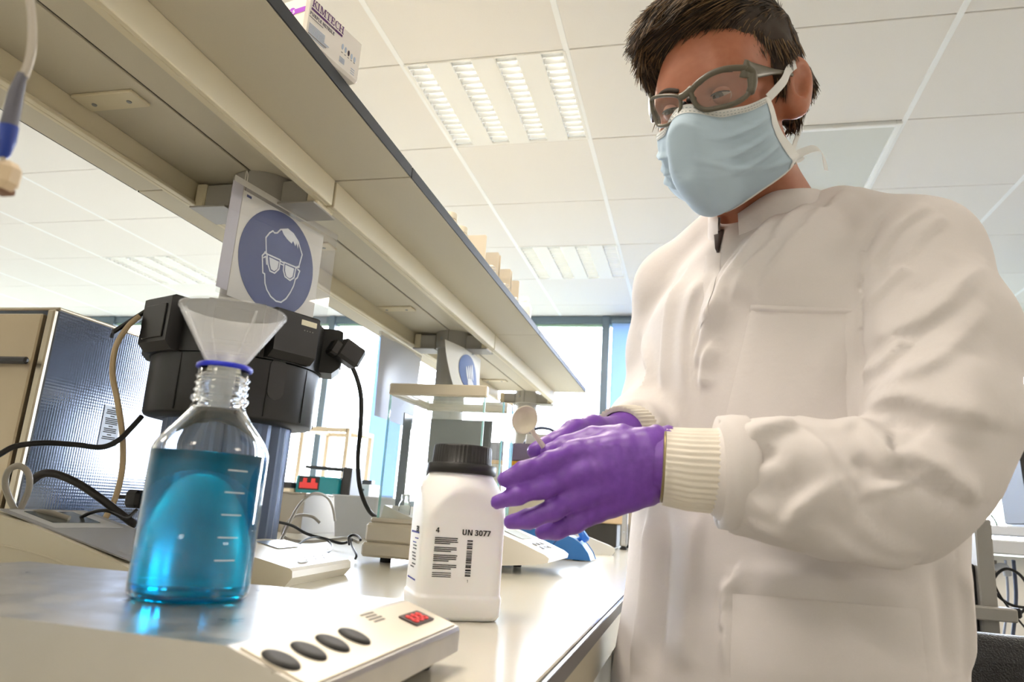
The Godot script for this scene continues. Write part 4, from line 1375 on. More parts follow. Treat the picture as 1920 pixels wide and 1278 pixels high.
func make_far_bench() -> void:
	var blue = mat("device_blue", Color(0.13, 0.42, 0.70), 0.35)
	var pale = mat("device_white", Color(0.90, 0.90, 0.88), 0.35)
	var cream = mats["balance_cream"]
	# blue rocker-shaped device
	var bo = Vector3(-0.43, BENCH, -2.22)
	var b = thing("blue_device", "bright blue curved bench device with a round blue knob on its white front", "lab device", bo)
	var pts = [[938, 976], [960, 982], [1000, 990], [1062, 1002], [1075, 1008], [1092, 1021], [1103, 1037], [1108, 1052], [1046, 1049], [1028, 1030], [1010, 1022], [980, 1013], [938, 1004]]
	var st := mb()
	prism(st, poly_at(-2.17, pts, bo), 0.004, Transform3D(Basis(), Vector3(0, 0, 0.05)))
	obj("side_cheek", st, blue, b)
	var st3 := mb()
	prism(st3, poly_at(-2.17, pts, bo), 0.004, Transform3D(Basis(), Vector3(0, 0, -0.07)))
	obj("side_cheek", st3, blue, b)
	var core := mb()
	prism(core, poly_at(-2.17, pts, bo), 0.114, Transform3D(Basis(), Vector3(-0.003, 0, -0.01)))
	obj("body", core, mat("device_pale_blue", Color(0.66, 0.78, 0.90), 0.3), b)
	var gap := mb()
	stroke(gap, Array(poly_at(-2.17, [[1046, 1049], [1030, 1030], [1044, 1012]], bo)), 0.004, Transform3D(Basis(), Vector3(0, 0, 0.0521)))
	obj("panel_joint", gap, mat("device_blue_dark", Color(0.08, 0.28, 0.50), 0.4), b)
	var kp = at_z(1092, 1006, -2.20) - bo
	var kn := mb()
	lathe(kn, [Vector2(0.007, -0.004), Vector2(0.007, 0.006), Vector2(0.017, 0.007), Vector2(0.019, 0.012), Vector2(0.019, 0.022), Vector2(0.016, 0.026)], 20, Transform3D(Basis(Vector3(0, 0, 1), -0.9), kp + Vector3(-0.012, -0.008, -0.02)))
	obj("knob", kn, mat("knob_blue", Color(0.10, 0.40, 0.78), 0.25), b)
	var ftm := mb()
	for x in [-0.02, 0.10]:
		box(ftm, Vector3(x, 0.003, -0.01), Vector3(0.02, 0.006, 0.09), 0.001)
	obj("foot_strip", ftm, mat("rubber", Color.BLACK), b)
	bx("rear_support", Vector3(-0.13, 0.030, -0.01), Vector3(0.06, 0.060, 0.08), mat("support_brown", Color(0.30, 0.27, 0.22), 0.6), b, 0.003)
	# white keypad unit beyond it
	var wk = thing("white_keypad", "low white wedge-shaped keypad unit beyond the blue device", "keypad", Vector3(-0.385, BENCH, -2.74), deg_to_rad(10.0))
	var w := mb()
	wedge(w, 0.21, 0.20, 0.075, 0.028)
	obj("body", w, pale, wk)
	var ks = frame_of(Vector3(0.025, 0.051, 0), Vector3(0.147, -0.047, 0), Vector3(0, 0, -1))
	var kd := mb()
	prism(kd, rrect(0.05, 0.14, 0.003), 0.001, ks.translated_local(Vector3(-0.03, 0, 0.0005)))
	obj("display", kd, mat("lcd_pale", Color.GRAY), wk)
	# beige box on a dark base with a metal leg
	var bb = thing("beige_box_device", "beige box device with a dark base and a bright metal corner leg", "lab device", Vector3(-0.47, BENCH, -3.37))
	bx("dark_base", Vector3(-0.01, 0.056, 0), Vector3(0.33, 0.098, 0.30), mat("base_dark", Color(0.20, 0.195, 0.18), 0.5), bb, 0.004)
	bx("beige_body", Vector3(0, 0.142, 0), Vector3(0.36, 0.075, 0.32), mat("body_tan", Color(0.84, 0.74, 0.60), 0.5), bb, 0.004)
	bx("white_top", Vector3(0, 0.186, 0), Vector3(0.37, 0.014, 0.33), pale, bb, 0.004)
	for s in [-1, 1]:
		bx("corner_leg", Vector3(0.185, 0.098, s * 0.145), Vector3(0.030, 0.172, 0.026), steel_mat(), bb, 0.006)
		var f := mb()
		lathe(f, [Vector2(0.015, 0), Vector2(0.016, 0.008), Vector2(0.010, 0.013)], 14, Transform3D(Basis(), Vector3(0.185, 0, s * 0.145)))
		obj("foot", f, mat("rubber", Color.BLACK), bb)
		var f2 := mb()
		lathe(f2, [Vector2(0.02, 0), Vector2(0.02, 0.012)], 14, Transform3D(Basis(), Vector3(-0.14, 0, s * 0.12)))
		obj("foot", f2, mat("rubber", Color.BLACK), bb)
	# tall cream instrument with a yellow line
	var ti = thing("cream_instrument", "tall cream instrument with a yellow line and violet top behind the spoon", "lab device", Vector3(-0.70, BENCH, -3.02))
	bx("body", Vector3(0, 0.155, 0), Vector3(0.30, 0.31, 0.34), cream, ti, 0.006)
	bx("yellow_line", Vector3(0, 0.318, 0), Vector3(0.302, 0.016, 0.342), mat("line_yellow", Color(0.85, 0.62, 0.12), 0.5), ti, 0.003)
	bx("violet_top", Vector3(-0.01, 0.362, 0), Vector3(0.28, 0.074, 0.32), mat("top_violet", Color(0.47, 0.42, 0.52), 0.45), ti, 0.006)
	bx("control_head", Vector3(0.115, 0.385, 0.02), Vector3(0.16, 0.115, 0.24), pale, ti, 0.006)
	bx("head_socket", Vector3(0.17, 0.385, 0.141), Vector3(0.008, 0.016, 0.004), mat("hub_black", Color.BLACK), ti, 0.001)
	bx("head_panel", Vector3(0.21, 0.46, -0.06), Vector3(0.10, 0.14, 0.006), mat("panel_pale", Color(0.80, 0.80, 0.80), 0.4), ti, 0.002, Basis(Vector3(1, 0, 0), -0.25))
	var hs := mb()
	tube(hs, curve([Vector3(0.03, 0.40, 0.12), Vector3(0.07, 0.46, 0.13), Vector3(0.13, 0.465, 0.12), Vector3(0.17, 0.44, 0.10)], 6), 0.007, 8)
	obj("hose", hs, mat("hose_slate", Color(0.27, 0.31, 0.40), 0.4), ti)
	# grey cover box next to it under the shelf end
	# translucent bin
	var bin = thing("storage_bin", "frosted white plastic bin standing empty beside the tangled cables", "bin", Vector3(-1.175, BENCH, -2.54), deg_to_rad(-8.0))
	var bm = mat("bin_plastic", Color(0.86, 0.87, 0.88, 0.80), 0.4)
	bm.transparency = BaseMaterial3D.TRANSPARENCY_ALPHA
	var bs := mb()
	var R := []
	for a in [[0.082, 0.075, 0.0], [0.095, 0.088, 0.140], [0.100, 0.094, 0.141], [0.100, 0.094, 0.146], [0.092, 0.085, 0.146], [0.079, 0.072, 0.004]]:
		var r := PackedVector3Array()
		for q in rrect(a[0] * 2, a[1] * 2, 0.02, 4): r.append(Vector3(q.x, a[2], -q.y))
		r.reverse()
		R.append(r)
	rings(bs, R, true, true, true)
	obj("body", bs, bm, bin)
	# steel water bath
	var sb = thing("steel_bath", "open dull steel bath with a rim standing behind the pedestal", "water bath", Vector3(-1.49, BENCH, -2.62))
	var stl = mat("dull_steel", Color(0.62, 0.59, 0.54), 0.4, 0.7)
	for s in [-1, 1]:
		bx("wall", Vector3(s * 0.125, 0.070, 0), Vector3(0.006, 0.14, 0.40), stl, sb, 0.001)
		bx("wall", Vector3(0, 0.070, s * 0.20), Vector3(0.256, 0.14, 0.006), stl, sb, 0.001)
		bx("rim", Vector3(s * 0.125, 0.141, 0), Vector3(0.022, 0.006, 0.42), stl, sb, 0.002)
		bx("rim", Vector3(0, 0.141, s * 0.20), Vector3(0.228, 0.006, 0.022), stl, sb, 0.002)
	bx("bottom", Vector3(0, 0.004, 0), Vector3(0.25, 0.006, 0.40), stl, sb, 0.001)
	# teal device with a red face
	var td = thing("teal_device", "teal bench device with a red two-pronged face and a dark arm", "lab device", Vector3(-1.835, BENCH, -3.45))
	var teal = mat("teal", Color(0.05, 0.42, 0.46), 0.4)
	var dark = mat("arm_dark", Color(0.10, 0.10, 0.11), 0.45)
	bx("body", Vector3(0, 0.118, 0), Vector3(0.235, 0.236, 0.20), teal, td, 0.008)
	bx("recess", Vector3(-0.04, 0.200, 0.1005), Vector3(0.115, 0.066, 0.003), mat("recess_dark", Color(0.05, 0.05, 0.07), 0.5), td, 0.001)
	var red := mb()
	prism(red, PackedVector2Array([Vector2(-0.05, -0.026), Vector2(0.05, -0.026), Vector2(0.05, 0.002), Vector2(0.036, 0.004), Vector2(0.034, 0.024), Vector2(0.014, 0.024), Vector2(0.012, 0.002), Vector2(-0.010, 0.002), Vector2(-0.012, 0.024), Vector2(-0.032, 0.024), Vector2(-0.034, 0.004), Vector2(-0.05, 0.002)]), 0.004, Transform3D(Basis(), Vector3(-0.04, 0.200, 0.103)))
	obj("red_face", red, mat("face_red", Color(0.80, 0.20, 0.20), 0.5), td)
	bx("arm_post", Vector3(0.145, 0.145, 0), Vector3(0.052, 0.29, 0.14), dark, td, 0.006)
	bx("arm", Vector3(0.02, 0.280, 0), Vector3(0.24, 0.016, 0.12), dark, td, 0.005, Basis(Vector3(0, 0, 1), -0.02))
	# grey terminal block box
	var gb = thing("grey_junction_box", "light grey control box with a dark row of terminals next to the teal device", "control box", Vector3(-1.825, BENCH, -3.80))
	bx("body", Vector3(0, 0.11, 0), Vector3(0.22, 0.22, 0.16), mat("box_grey", Color(0.66, 0.68, 0.70), 0.5), gb, 0.004)
	bx("terminal_rail", Vector3(0, 0.232, 0.03), Vector3(0.215, 0.024, 0.05), mat("rail_dark", Color(0.20, 0.21, 0.23), 0.5), gb, 0.002)
	for k in 4:
		var kn2 := mb()
		lathe(kn2, [Vector2(0.006, 0), Vector2(0.006, 0.006)], 12, Transform3D(Basis(Vector3(1, 0, 0), PI / 2), Vector3(-0.075 + 0.05 * k, 0.190, 0.08)))
		obj("terminal_knob", kn2, dark, gb)
	# dark long case behind
	var lc = thing("dark_case", "long dark instrument case standing left of the teal device", "case", Vector3(-1.87, BENCH, -3.44))
	bx("body", Vector3(-0.14, 0.085, 0), Vector3(0.10, 0.17, 0.24), mat("case_cream", Color(0.80, 0.76, 0.68), 0.5), lc, 0.004)
	bx("lid", Vector3(-0.14, 0.185, 0), Vector3(0.11, 0.03, 0.25), dark, lc, 0.004)
	# open cream frame rack near the window
	var rk = thing("frame_rack", "open cream box-section frame standing near the window", "rack", Vector3(-2.15, BENCH, -4.12))
	var rkm = mat("rack_cream", Color(0.76, 0.70, 0.60), 0.5)
	for x in [-0.15, 0.15]:
		for z in [-0.16, 0.16]:
			bx("upright", Vector3(x, 0.275, z), Vector3(0.026, 0.55, 0.026), rkm, rk, 0.002)
		bx("rail", Vector3(x, 0.536, 0), Vector3(0.026, 0.026, 0.29), rkm, rk, 0.002)
	for z in [-0.16, 0.16]:
		bx("rail", Vector3(0, 0.536, z), Vector3(0.30, 0.026, 0.026), rkm, rk, 0.002)

# ================================================================ cables
func cable(called: String, label: String, pts: Array, r: float, m: Material, group := "") -> MeshInstance3D:
	# pts: [px, py, depth]
	var w := []
	for p in pts: w.append(at_d(p[0], p[1], p[2]))
	var st := mb()
	tube(st, curve(w, 8), r, 8)
	var o = obj(called, st, m)
	tag(o, label, "cable", group)
	return o

func make_cables() -> void:
	var black = mat("cable_black", Color(0.035, 0.035, 0.04), 0.45)
	var beige = mat("cable_beige", Color(0.72, 0.64, 0.50), 0.5)
	var grey = mat("cable_grey", Color(0.60, 0.58, 0.54), 0.5)
	# plug with its cord on the window side of the hub
	var pg = thing("power_plug", "black angled plug pushed into the socket hub with its cord hanging", "plug", at_d(637, 655, 1.40))
	var ax = (at_d(675, 682, 1.42) - at_d(637, 655, 1.40))
	var t = frame_of(Vector3.ZERO, ax, Vector3.UP)
	bx("body", t * Vector3(0.020, 0.004, 0), Vector3(0.052, 0.042, 0.036), mat("hub_black", Color.BLACK), pg, 0.006, t.basis)
	bx("socket_stub", t * Vector3(-0.010, -0.004, 0), Vector3(0.02, 0.03, 0.03), mat("hub_black", Color.BLACK), pg, 0.004, t.basis)
	var w := []
	for p in [[652, 672, 1.41], [668, 705, 1.43], [677, 745, 1.46], [676, 800, 1.50], [671, 860, 1.54], [675, 915, 1.57], [692, 957, 1.60], [715, 975, 1.66]]: w.append(at_d(p[0], p[1], p[2]) - pg.position)
	var st := mb()
	tube(st, curve(w, 8), 0.0048, 10)
	obj("cord", st, black, pg)
	cable("beige_cable", "beige cable hanging in an S from the hub's open lid in front of the oven", [[262, 592, 1.30], [240, 612, 1.29], [217, 650, 1.28], [211, 700, 1.27], [220, 750, 1.26], [229, 810, 1.25], [230, 870, 1.24], [219, 925, 1.22], [198, 970, 1.20]], 0.0052, beige)
	cable("black_cable", "black cable running across the oven to the foot of the drum", [[-30, 868, 1.10], [0, 851, 1.12], [30, 836, 1.14], [80, 830, 1.17], [140, 833, 1.19], [190, 838, 1.21], [222, 825, 1.23], [245, 803, 1.25], [266, 780, 1.27]], 0.0046, black)
	cable("black_hose", "thick dark hose curving down behind the meter", [[55, 905, 1.12], [80, 888, 1.12], [110, 890, 1.12], [150, 908, 1.12], [190, 935, 1.12], [225, 962, 1.12], [255, 985, 1.12]], 0.0062, mat("hose_dark", Color(0.07, 0.05, 0.05), 0.5))
	cable("pale_cable_loop", "pale cable standing up in a narrow loop beside the meter", [[36, 968, 1.02], [20, 940, 1.02], [10, 908, 1.02], [16, 882, 1.02], [35, 873, 1.02], [52, 885, 1.02], [55, 912, 1.02], [44, 942, 1.02], [32, 968, 1.02]], 0.0044, grey)
	cable("pale_cable", "pale cable lying along the back of the meter", [[46, 975, 1.02], [60, 962, 1.02], [90, 960, 1.02], [130, 972, 1.02]], 0.0040, grey)
	cable("thin_black_cable", "thin black cable arching up behind the meter's display", [[130, 985, 1.06], [165, 963, 1.06], [200, 957, 1.06], [235, 970, 1.08], [256, 955, 1.1]], 0.0026, black)
	cable("grey_cable_arch", "grey cable in a high arch in front of the steel bath", [[527, 1012, 1.75], [540, 985, 1.78], [560, 948, 1.82], [585, 926, 1.86], [608, 928, 1.9], [622, 945, 1.95], [628, 975, 2.0]], 0.0036, grey)
	cable("grey_cable_coil", "grey cable coil lying in front of the steel bath", [[600, 980, 1.95], [585, 968, 1.95], [560, 966, 1.93], [538, 980, 1.9], [530, 1000, 1.9], [545, 1012, 1.9], [580, 1015, 1.92], [615, 1012, 1.95], [650, 1008, 1.9], [672, 1016, 1.86]], 0.0042, grey)
	cable("black_cable_tangle", "black cable tangle lying between the keypad unit and the balance", [[520, 978, 1.75], [548, 985, 1.78], [575, 1000, 1.8], [610, 1010, 1.8], [640, 1018, 1.8], [660, 1012, 1.78]], 0.0036, black)
	cable("black_cable_loop", "thin black cable loop lying flat before the frosted bin", [[560, 1020, 1.62], [580, 1008, 1.68], [605, 1008, 1.72], [622, 1022, 1.68], [615, 1035, 1.6], [590, 1038, 1.56], [572, 1028, 1.58]], 0.0022, black)
	cable("black_lead", "black ribbon-like lead curling up against the balance base", [[655, 1020, 1.6], [654, 1008, 1.62], [662, 1002, 1.62], [672, 1006, 1.6], [676, 1012, 1.58]], 0.0030, black)
	cable("black_lead", "black lead hanging down from the curl beside the balance base", [[656, 1008, 1.62], [660, 1024, 1.58], [668, 1040, 1.53], [666, 1047, 1.53]], 0.0026, black)
	var br = thing("power_brick", "black power adapter lying behind the meter in front of the oven", "power adapter", Vector3(-1.10, BENCH, -1.045), 0.3)
	bx("body", Vector3(0, 0.030, 0), Vector3(0.115, 0.060, 0.075), mat("cable_black", Color.BLACK), br, 0.010)
	var p2 = thing("small_black_plug", "small black plug lying against the oven's lower side", "plug", at_d(255, 935, 1.30))
	bx("body", Vector3(0, 0, 0), Vector3(0.030, 0.032, 0.030), mat("cable_black", Color.BLACK), p2, 0.006)
	bx("pin", Vector3(-0.028, 0.002, 0), Vector3(0.030, 0.006, 0.006), mat("cable_black", Color.BLACK), p2, 0.001)

# ================================================================ right edge behind the man
func make_right_side() -> void:
	var white = mat("right_bench_white", Color(0.82, 0.84, 0.87), 0.35)
	var grey = mat("right_post_grey", Color(0.52, 0.51, 0.49), 0.5)
	var black = mat("cable_black", Color.BLACK)
	# bench along the wall, standing away behind the man
	var z = -2.35
	var tp = at_z(1890, 1012, z)
	var o = thing("side_bench", "white side bench with a raised back ledge behind the man", "bench", Vector3(tp.x + 0.55, 0, z - 0.30))
	bx("worktop", Vector3(0, tp.y - 0.02, 0), Vector3(1.5, 0.04, 0.60), white, o, 0.004)
	bx("ledge", Vector3(0, tp.y + 0.030, -0.12), Vector3(1.5, 0.03, 0.24), white, o, 0.004)
	for s in [-1, 1]:
		bx("ledge_support", Vector3(s * 0.7, tp.y + 0.0075, -0.12), Vector3(0.02, 0.016, 0.2), white, o, 0.001)
		bx("leg", Vector3(s * 0.70, (tp.y - 0.04) / 2, 0.25), Vector3(0.05, tp.y - 0.04, 0.05), grey, o, 0.003)
		bx("leg", Vector3(s * 0.70, (tp.y - 0.04) / 2, -0.25), Vector3(0.05, tp.y - 0.04, 0.05), grey, o, 0.003)
	bx("back_board", Vector3(0.02, 0.42, -0.27), Vector3(1.40, 0.62, 0.02), mat("back_board", Color(0.50, 0.54, 0.60), 0.5), o, 0.003)
	# instrument with a dark screen frame standing on the ledge
	var sc = at_z(1908, 960, z - 0.4)
	var m = thing("pale_cabinet_unit", "pale upright cabinet unit with a dark door edge on the side bench", "lab device", Vector3(sc.x + 0.32, tp.y + 0.045, z - 0.42))
	bx("body", Vector3(0, 0.19, 0), Vector3(0.62, 0.38, 0.22), white, m, 0.006)
	bx("door_edge", Vector3(-0.322, 0.13, 0.02), Vector3(0.02, 0.24, 0.20), mat("arm_dark", Color.BLACK), m, 0.003, Basis(Vector3(0, 0, 1), 0.06))
	bx("door", Vector3(-0.02, 0.19, 0.115), Vector3(0.54, 0.34, 0.01), mat("door_pale", Color(0.86, 0.88, 0.90), 0.3), m, 0.004)
	# slim grey post frame
	var pt = at_z(1843, 1075, -1.9)
	var p = thing("stand_post", "grey upright metal post with a foot bracket behind the man's back", "stand", Vector3(pt.x, 0, -1.9))
	bx("post", Vector3(0, 0.54, 0), Vector3(0.034, 1.08, 0.05), grey, p, 0.003)
	bx("dark_backing", Vector3(-0.034, 0.62, -0.004), Vector3(0.030, 0.72, 0.03), mat("arm_dark", Color.BLACK), p, 0.003)
	bx("foot_plate", Vector3(0, 0.006, 0), Vector3(0.20, 0.012, 0.20), grey, p, 0.003)
	var brk = at_z(1842, 1146, -1.9)
	bx("bracket", Vector3(0.0, brk.y, 0.02), Vector3(0.09, 0.028, 0.06), grey, p, 0.003)
	# cables hanging under the side bench
	cable("black_cable_coil", "black cable coil hanging in front of the side bench's back board", [[1856, 1100, 2.25], [1870, 1075, 2.25], [1890, 1066, 2.25], [1915, 1080, 2.25], [1930, 1110, 2.25], [1918, 1145, 2.25], [1890, 1155, 2.25], [1862, 1135, 2.25], [1856, 1100, 2.25], [1875, 1120, 2.25], [1900, 1135, 2.25], [1935, 1140, 2.25]], 0.0045, black)
	cable("grey_cable_drop", "grey cable dropping down straight in front of the side bench's back board", [[1866, 1050, 2.3], [1862, 1120, 2.3], [1868, 1200, 2.3]], 0.005, grey)
	cable("thin_black_wire", "thin black wire slanting under the side bench", [[1858, 1078, 2.2], [1872, 1110, 2.2], [1892, 1140, 2.2], [1925, 1180, 2.2]], 0.003, black)
	cable("pale_blue_wire", "pale blue wire hanging under the side bench", [[1885, 1050, 2.35], [1890, 1120, 2.35], [1882, 1190, 2.35]], 0.004, mat("wire_pale", Color(0.62, 0.66, 0.74), 0.4))
	cable("yellow_tube", "yellow rubber tube hanging beside the grey post", [[1836, 1150, 1.98], [1834, 1175, 1.98], [1836, 1215, 1.98]], 0.008, mat("tube_yellow", Color(0.78, 0.58, 0.10), 0.45))
	cable("green_wire", "thin green wire poking up over the side bench", [[1858, 965, 2.3], [1868, 980, 2.3], [1872, 1002, 2.3]], 0.003, mat("wire_green", Color(0.25, 0.36, 0.28), 0.5))
	cable("white_ribbed_hose", "white ribbed hose end sticking out under the side bench top", [[1850, 1068, 2.3], [1868, 1062, 2.3], [1885, 1064, 2.3], [1889, 1078, 2.3]], 0.012, white)
	cable("slate_cable_drop", "slate blue cable dropping behind the black coil", [[1900, 1050, 2.36], [1905, 1120, 2.36], [1898, 1200, 2.36]], 0.006, mat("hose_slate", Color(0.27, 0.31, 0.40), 0.4))
	cable("black_cable_drop", "black cable dropping next to the grey post", [[1852, 1140, 2.1], [1851, 1175, 2.1], [1855, 1215, 2.1]], 0.006, black)
	var adp = thing("cable_adapter", "black in-line adapter hanging in the cable coil", "power adapter", at_d(1895, 1148, 2.22))
	bx("body", Vector3(0, 0, 0), Vector3(0.055, 0.030, 0.03), mat("cable_black", Color.BLACK), adp, 0.006)
	# padded black chair back
	var cb = at_d(1895, 1262, 1.05)
	var ch = thing("lab_chair", "black leatherette lab chair whose rounded backrest shows beside the man", "chair", Vector3(cb.x + 0.05, 0, cb.z - 0.03))
	var leather = mat("chair_leather", Color(0.05, 0.055, 0.07), 0.42)
	leather.normal_enabled = true
	leather.normal_texture = normal_tex(256, 0.12, 6.0, 3, 17)
	leather.normal_scale = 0.6
	leather.uv1_triplanar = true
	leather.uv1_scale = Vector3.ONE * 9.0
	var by = cb.y
	var bk := mb()
	var rr := []
	for k in 11:
		var u = -1.0 + k / 5.0
		var s = sqrt(maxf(0.0, 1.0 - pow(absf(u), 2.6)))
		var r := PackedVector3Array()
		for q in rrect(0.40 * (0.82 + 0.18 * s), 0.36 * (0.80 + 0.20 * s), 0.10, 6): r.append(Vector3(q.x, by - 0.13 + q.y, u * 0.035))
		rr.append(r)
	rr.reverse()
	rings(bk, rr)
	obj("backrest", bk, leather, ch)
	bx("back_stem", Vector3(0, by - 0.36, -0.02), Vector3(0.05, 0.30, 0.02), mat("arm_dark", Color.BLACK), ch, 0.004)
	var se := mb()
	var sr := []
	for a in [[0.18, 0.46], [0.215, 0.475], [0.22, 0.50], [0.20, 0.525]]:
		var r := PackedVector3Array()
		for q in rrect(a[0] * 2, a[0] * 2, 0.09, 6): r.append(Vector3(q.x, a[1], -q.y - 0.2))
		r.reverse()
		sr.append(r)
	rings(se, sr)
	obj("seat", se, leather, ch)
	var gs := mb()
	tube(gs, [Vector3(0, 0.08, -0.2), Vector3(0, 0.46, -0.2)], 0.025, 14)
	obj("gas_column", gs, mat("arm_dark", Color.BLACK), ch)
	bx("seat_plate", Vector3(0, 0.452, -0.11), Vector3(0.05, 0.012, 0.24), mat("arm_dark", Color.BLACK), ch, 0.002)
	bx("stem_foot", Vector3(0, by - 0.47, -0.02), Vector3(0.05, 0.14, 0.02), mat("arm_dark", Color.BLACK), ch, 0.002)
	for k in 5:
		var a = TAU * k / 5 + 0.3
		var lg := mb()
		tube(lg, [Vector3(0, 0.09, -0.2), Vector3(cos(a) * 0.26, 0.055, sin(a) * 0.26 - 0.2)], [0.022, 0.014], 10)
		obj("leg", lg, mat("arm_dark", Color.BLACK), ch)
		var cs := mb()
		tube(cs, [Vector3(cos(a) * 0.26 - 0.01, 0.027, sin(a) * 0.26 - 0.2), Vector3(cos(a) * 0.26 + 0.01, 0.027, sin(a) * 0.26 - 0.2)], 0.027, 12)
		obj("castor", cs, mat("arm_dark", Color.BLACK), ch)
	# tall dark cupboard in the corner by the window: what the oven's side mirrors
	var tc = thing("tall_cupboard", "tall slate grey cupboard with two doors in the far corner by the window", "cupboard", Vector3(2.87, 0, -4.2))
	var slate = mat("cupboard_slate", Color(0.20, 0.21, 0.24), 0.5)
	bx("carcass", Vector3(0, 1.17, 0), Vector3(0.58, 2.34, 2.2), slate, tc, 0.004)
	for s in [-1, 1]:
		var dd = bx("door", Vector3(-0.30, 1.18, s * 0.55), Vector3(0.02, 2.26, 1.09), slate, tc, 0.004)
		bx("handle", Vector3(-0.325, 1.1, s * 0.07), Vector3(0.02, 0.16, 0.014), steel_mat(), dd, 0.004)
	# wrapped glass bottles in a white tray fixed below the bench front
	var ty = 0.79
	var tr = thing("white_tray", "white shallow tray with an open top fixed under the bench front", "tray", Vector3(-0.085, 0, -1.72))
	var wm = mat("cabinet_white", Color.WHITE)
	bx("tray_floor", Vector3(0, 0.700, 0), Vector3(0.084, 0.006, 0.62), wm, tr, 0.001)
	for s in [-1, 1]:
		bx("tray_wall", Vector3(s * 0.040, 0.74, 0), Vector3(0.004, 0.074, 0.62), wm, tr, 0.001)
		bx("tray_wall", Vector3(0, 0.74, s * 0.308), Vector3(0.076, 0.074, 0.004), wm, tr, 0.001)
		bx("tray_leg", Vector3(0.03, 0.35, s * 0.28), Vector3(0.02, 0.70, 0.02), wm, tr, 0.001)
		bx("tray_leg", Vector3(-0.03, 0.35, s * 0.28), Vector3(0.02, 0.70, 0.02), wm, tr, 0.001)
	for k in 5:
		var gbo = thing("sample_bottle", "clear glass sample bottle standing in the white tray below the bench edge", "bottle", Vector3(-0.085, 0.7035, -1.94 + 0.11 * k), 0.0, "sample bottles in the tray")
		var g := mb()
		bottle_glass_shape(g, 0.7, 0.075, 0.014, 0.118, 0.030, 0.002)
		obj("glass", g, solid_glass("vial_glass", Color.WHITE), gbo)

# ================================================================ probe hanging close to the lens
func make_probe() -> void:
	var d = 0.42
	var top = at_d(52, -40, 0.46)
	var o = thing("hanging_probe", "grey electrode probe with a blue tip and cream plug hanging on a pale lead", "probe", at_d(20, 340, d))
	var base = o.position
	var lead := mb()
	tube(lead, curve([at_d(30, -160, 0.47) - base, at_d(50, -40, 0.46) - base, at_d(60, 40, 0.45) - base, at_d(58, 100, 0.44) - base, at_d(44, 145, 0.43) - base], 8), 0.0026, 10)
	obj("lead", lead, mat("lead_pale", Color(0.66, 0.63, 0.58), 0.4), o)
	var sl := mb()
	tube(sl, [at_d(42, 138, 0.43) - base, at_d(30, 175, 0.428) - base, at_d(16, 240, 0.425) - base], [0.0026, 0.0042, 0.0048], 14)
	obj("sleeve", sl, mat("sleeve_grey", Color(0.36, 0.36, 0.40), 0.5), o)
	var tip := mb()
	tube(tip, [at_d(17, 236, 0.425) - base, at_d(13, 262, 0.424) - base, at_d(7, 288, 0.423) - base, at_d(4, 296, 0.423) - base], [0.0052, 0.0050, 0.0036, 0.0020], 14)
	obj("tip", tip, mat("tip_blue", Color(0.06, 0.20, 0.55), 0.4), o, "dark blue plastic tip")
	var neck := mb()
	tube(neck, [at_d(5, 292, 0.423) - base, at_d(8, 312, d) - base], 0.0016, 8)
	obj("neck", neck, mat("lead_pale", Color.GRAY), o)
	bx("plug", at_d(6, 330, d) - base, Vector3(0.018, 0.017, 0.014), mat("plug_cream", Color(0.82, 0.74, 0.62), 0.5), o, 0.004, Basis(Vector3(0, 0, 1), -0.05))
	bx("plug_foot", at_d(4, 357, d) - base, Vector3(0.010, 0.004, 0.010), mat("plug_brown", Color(0.50, 0.38, 0.30), 0.6), o, 0.001)

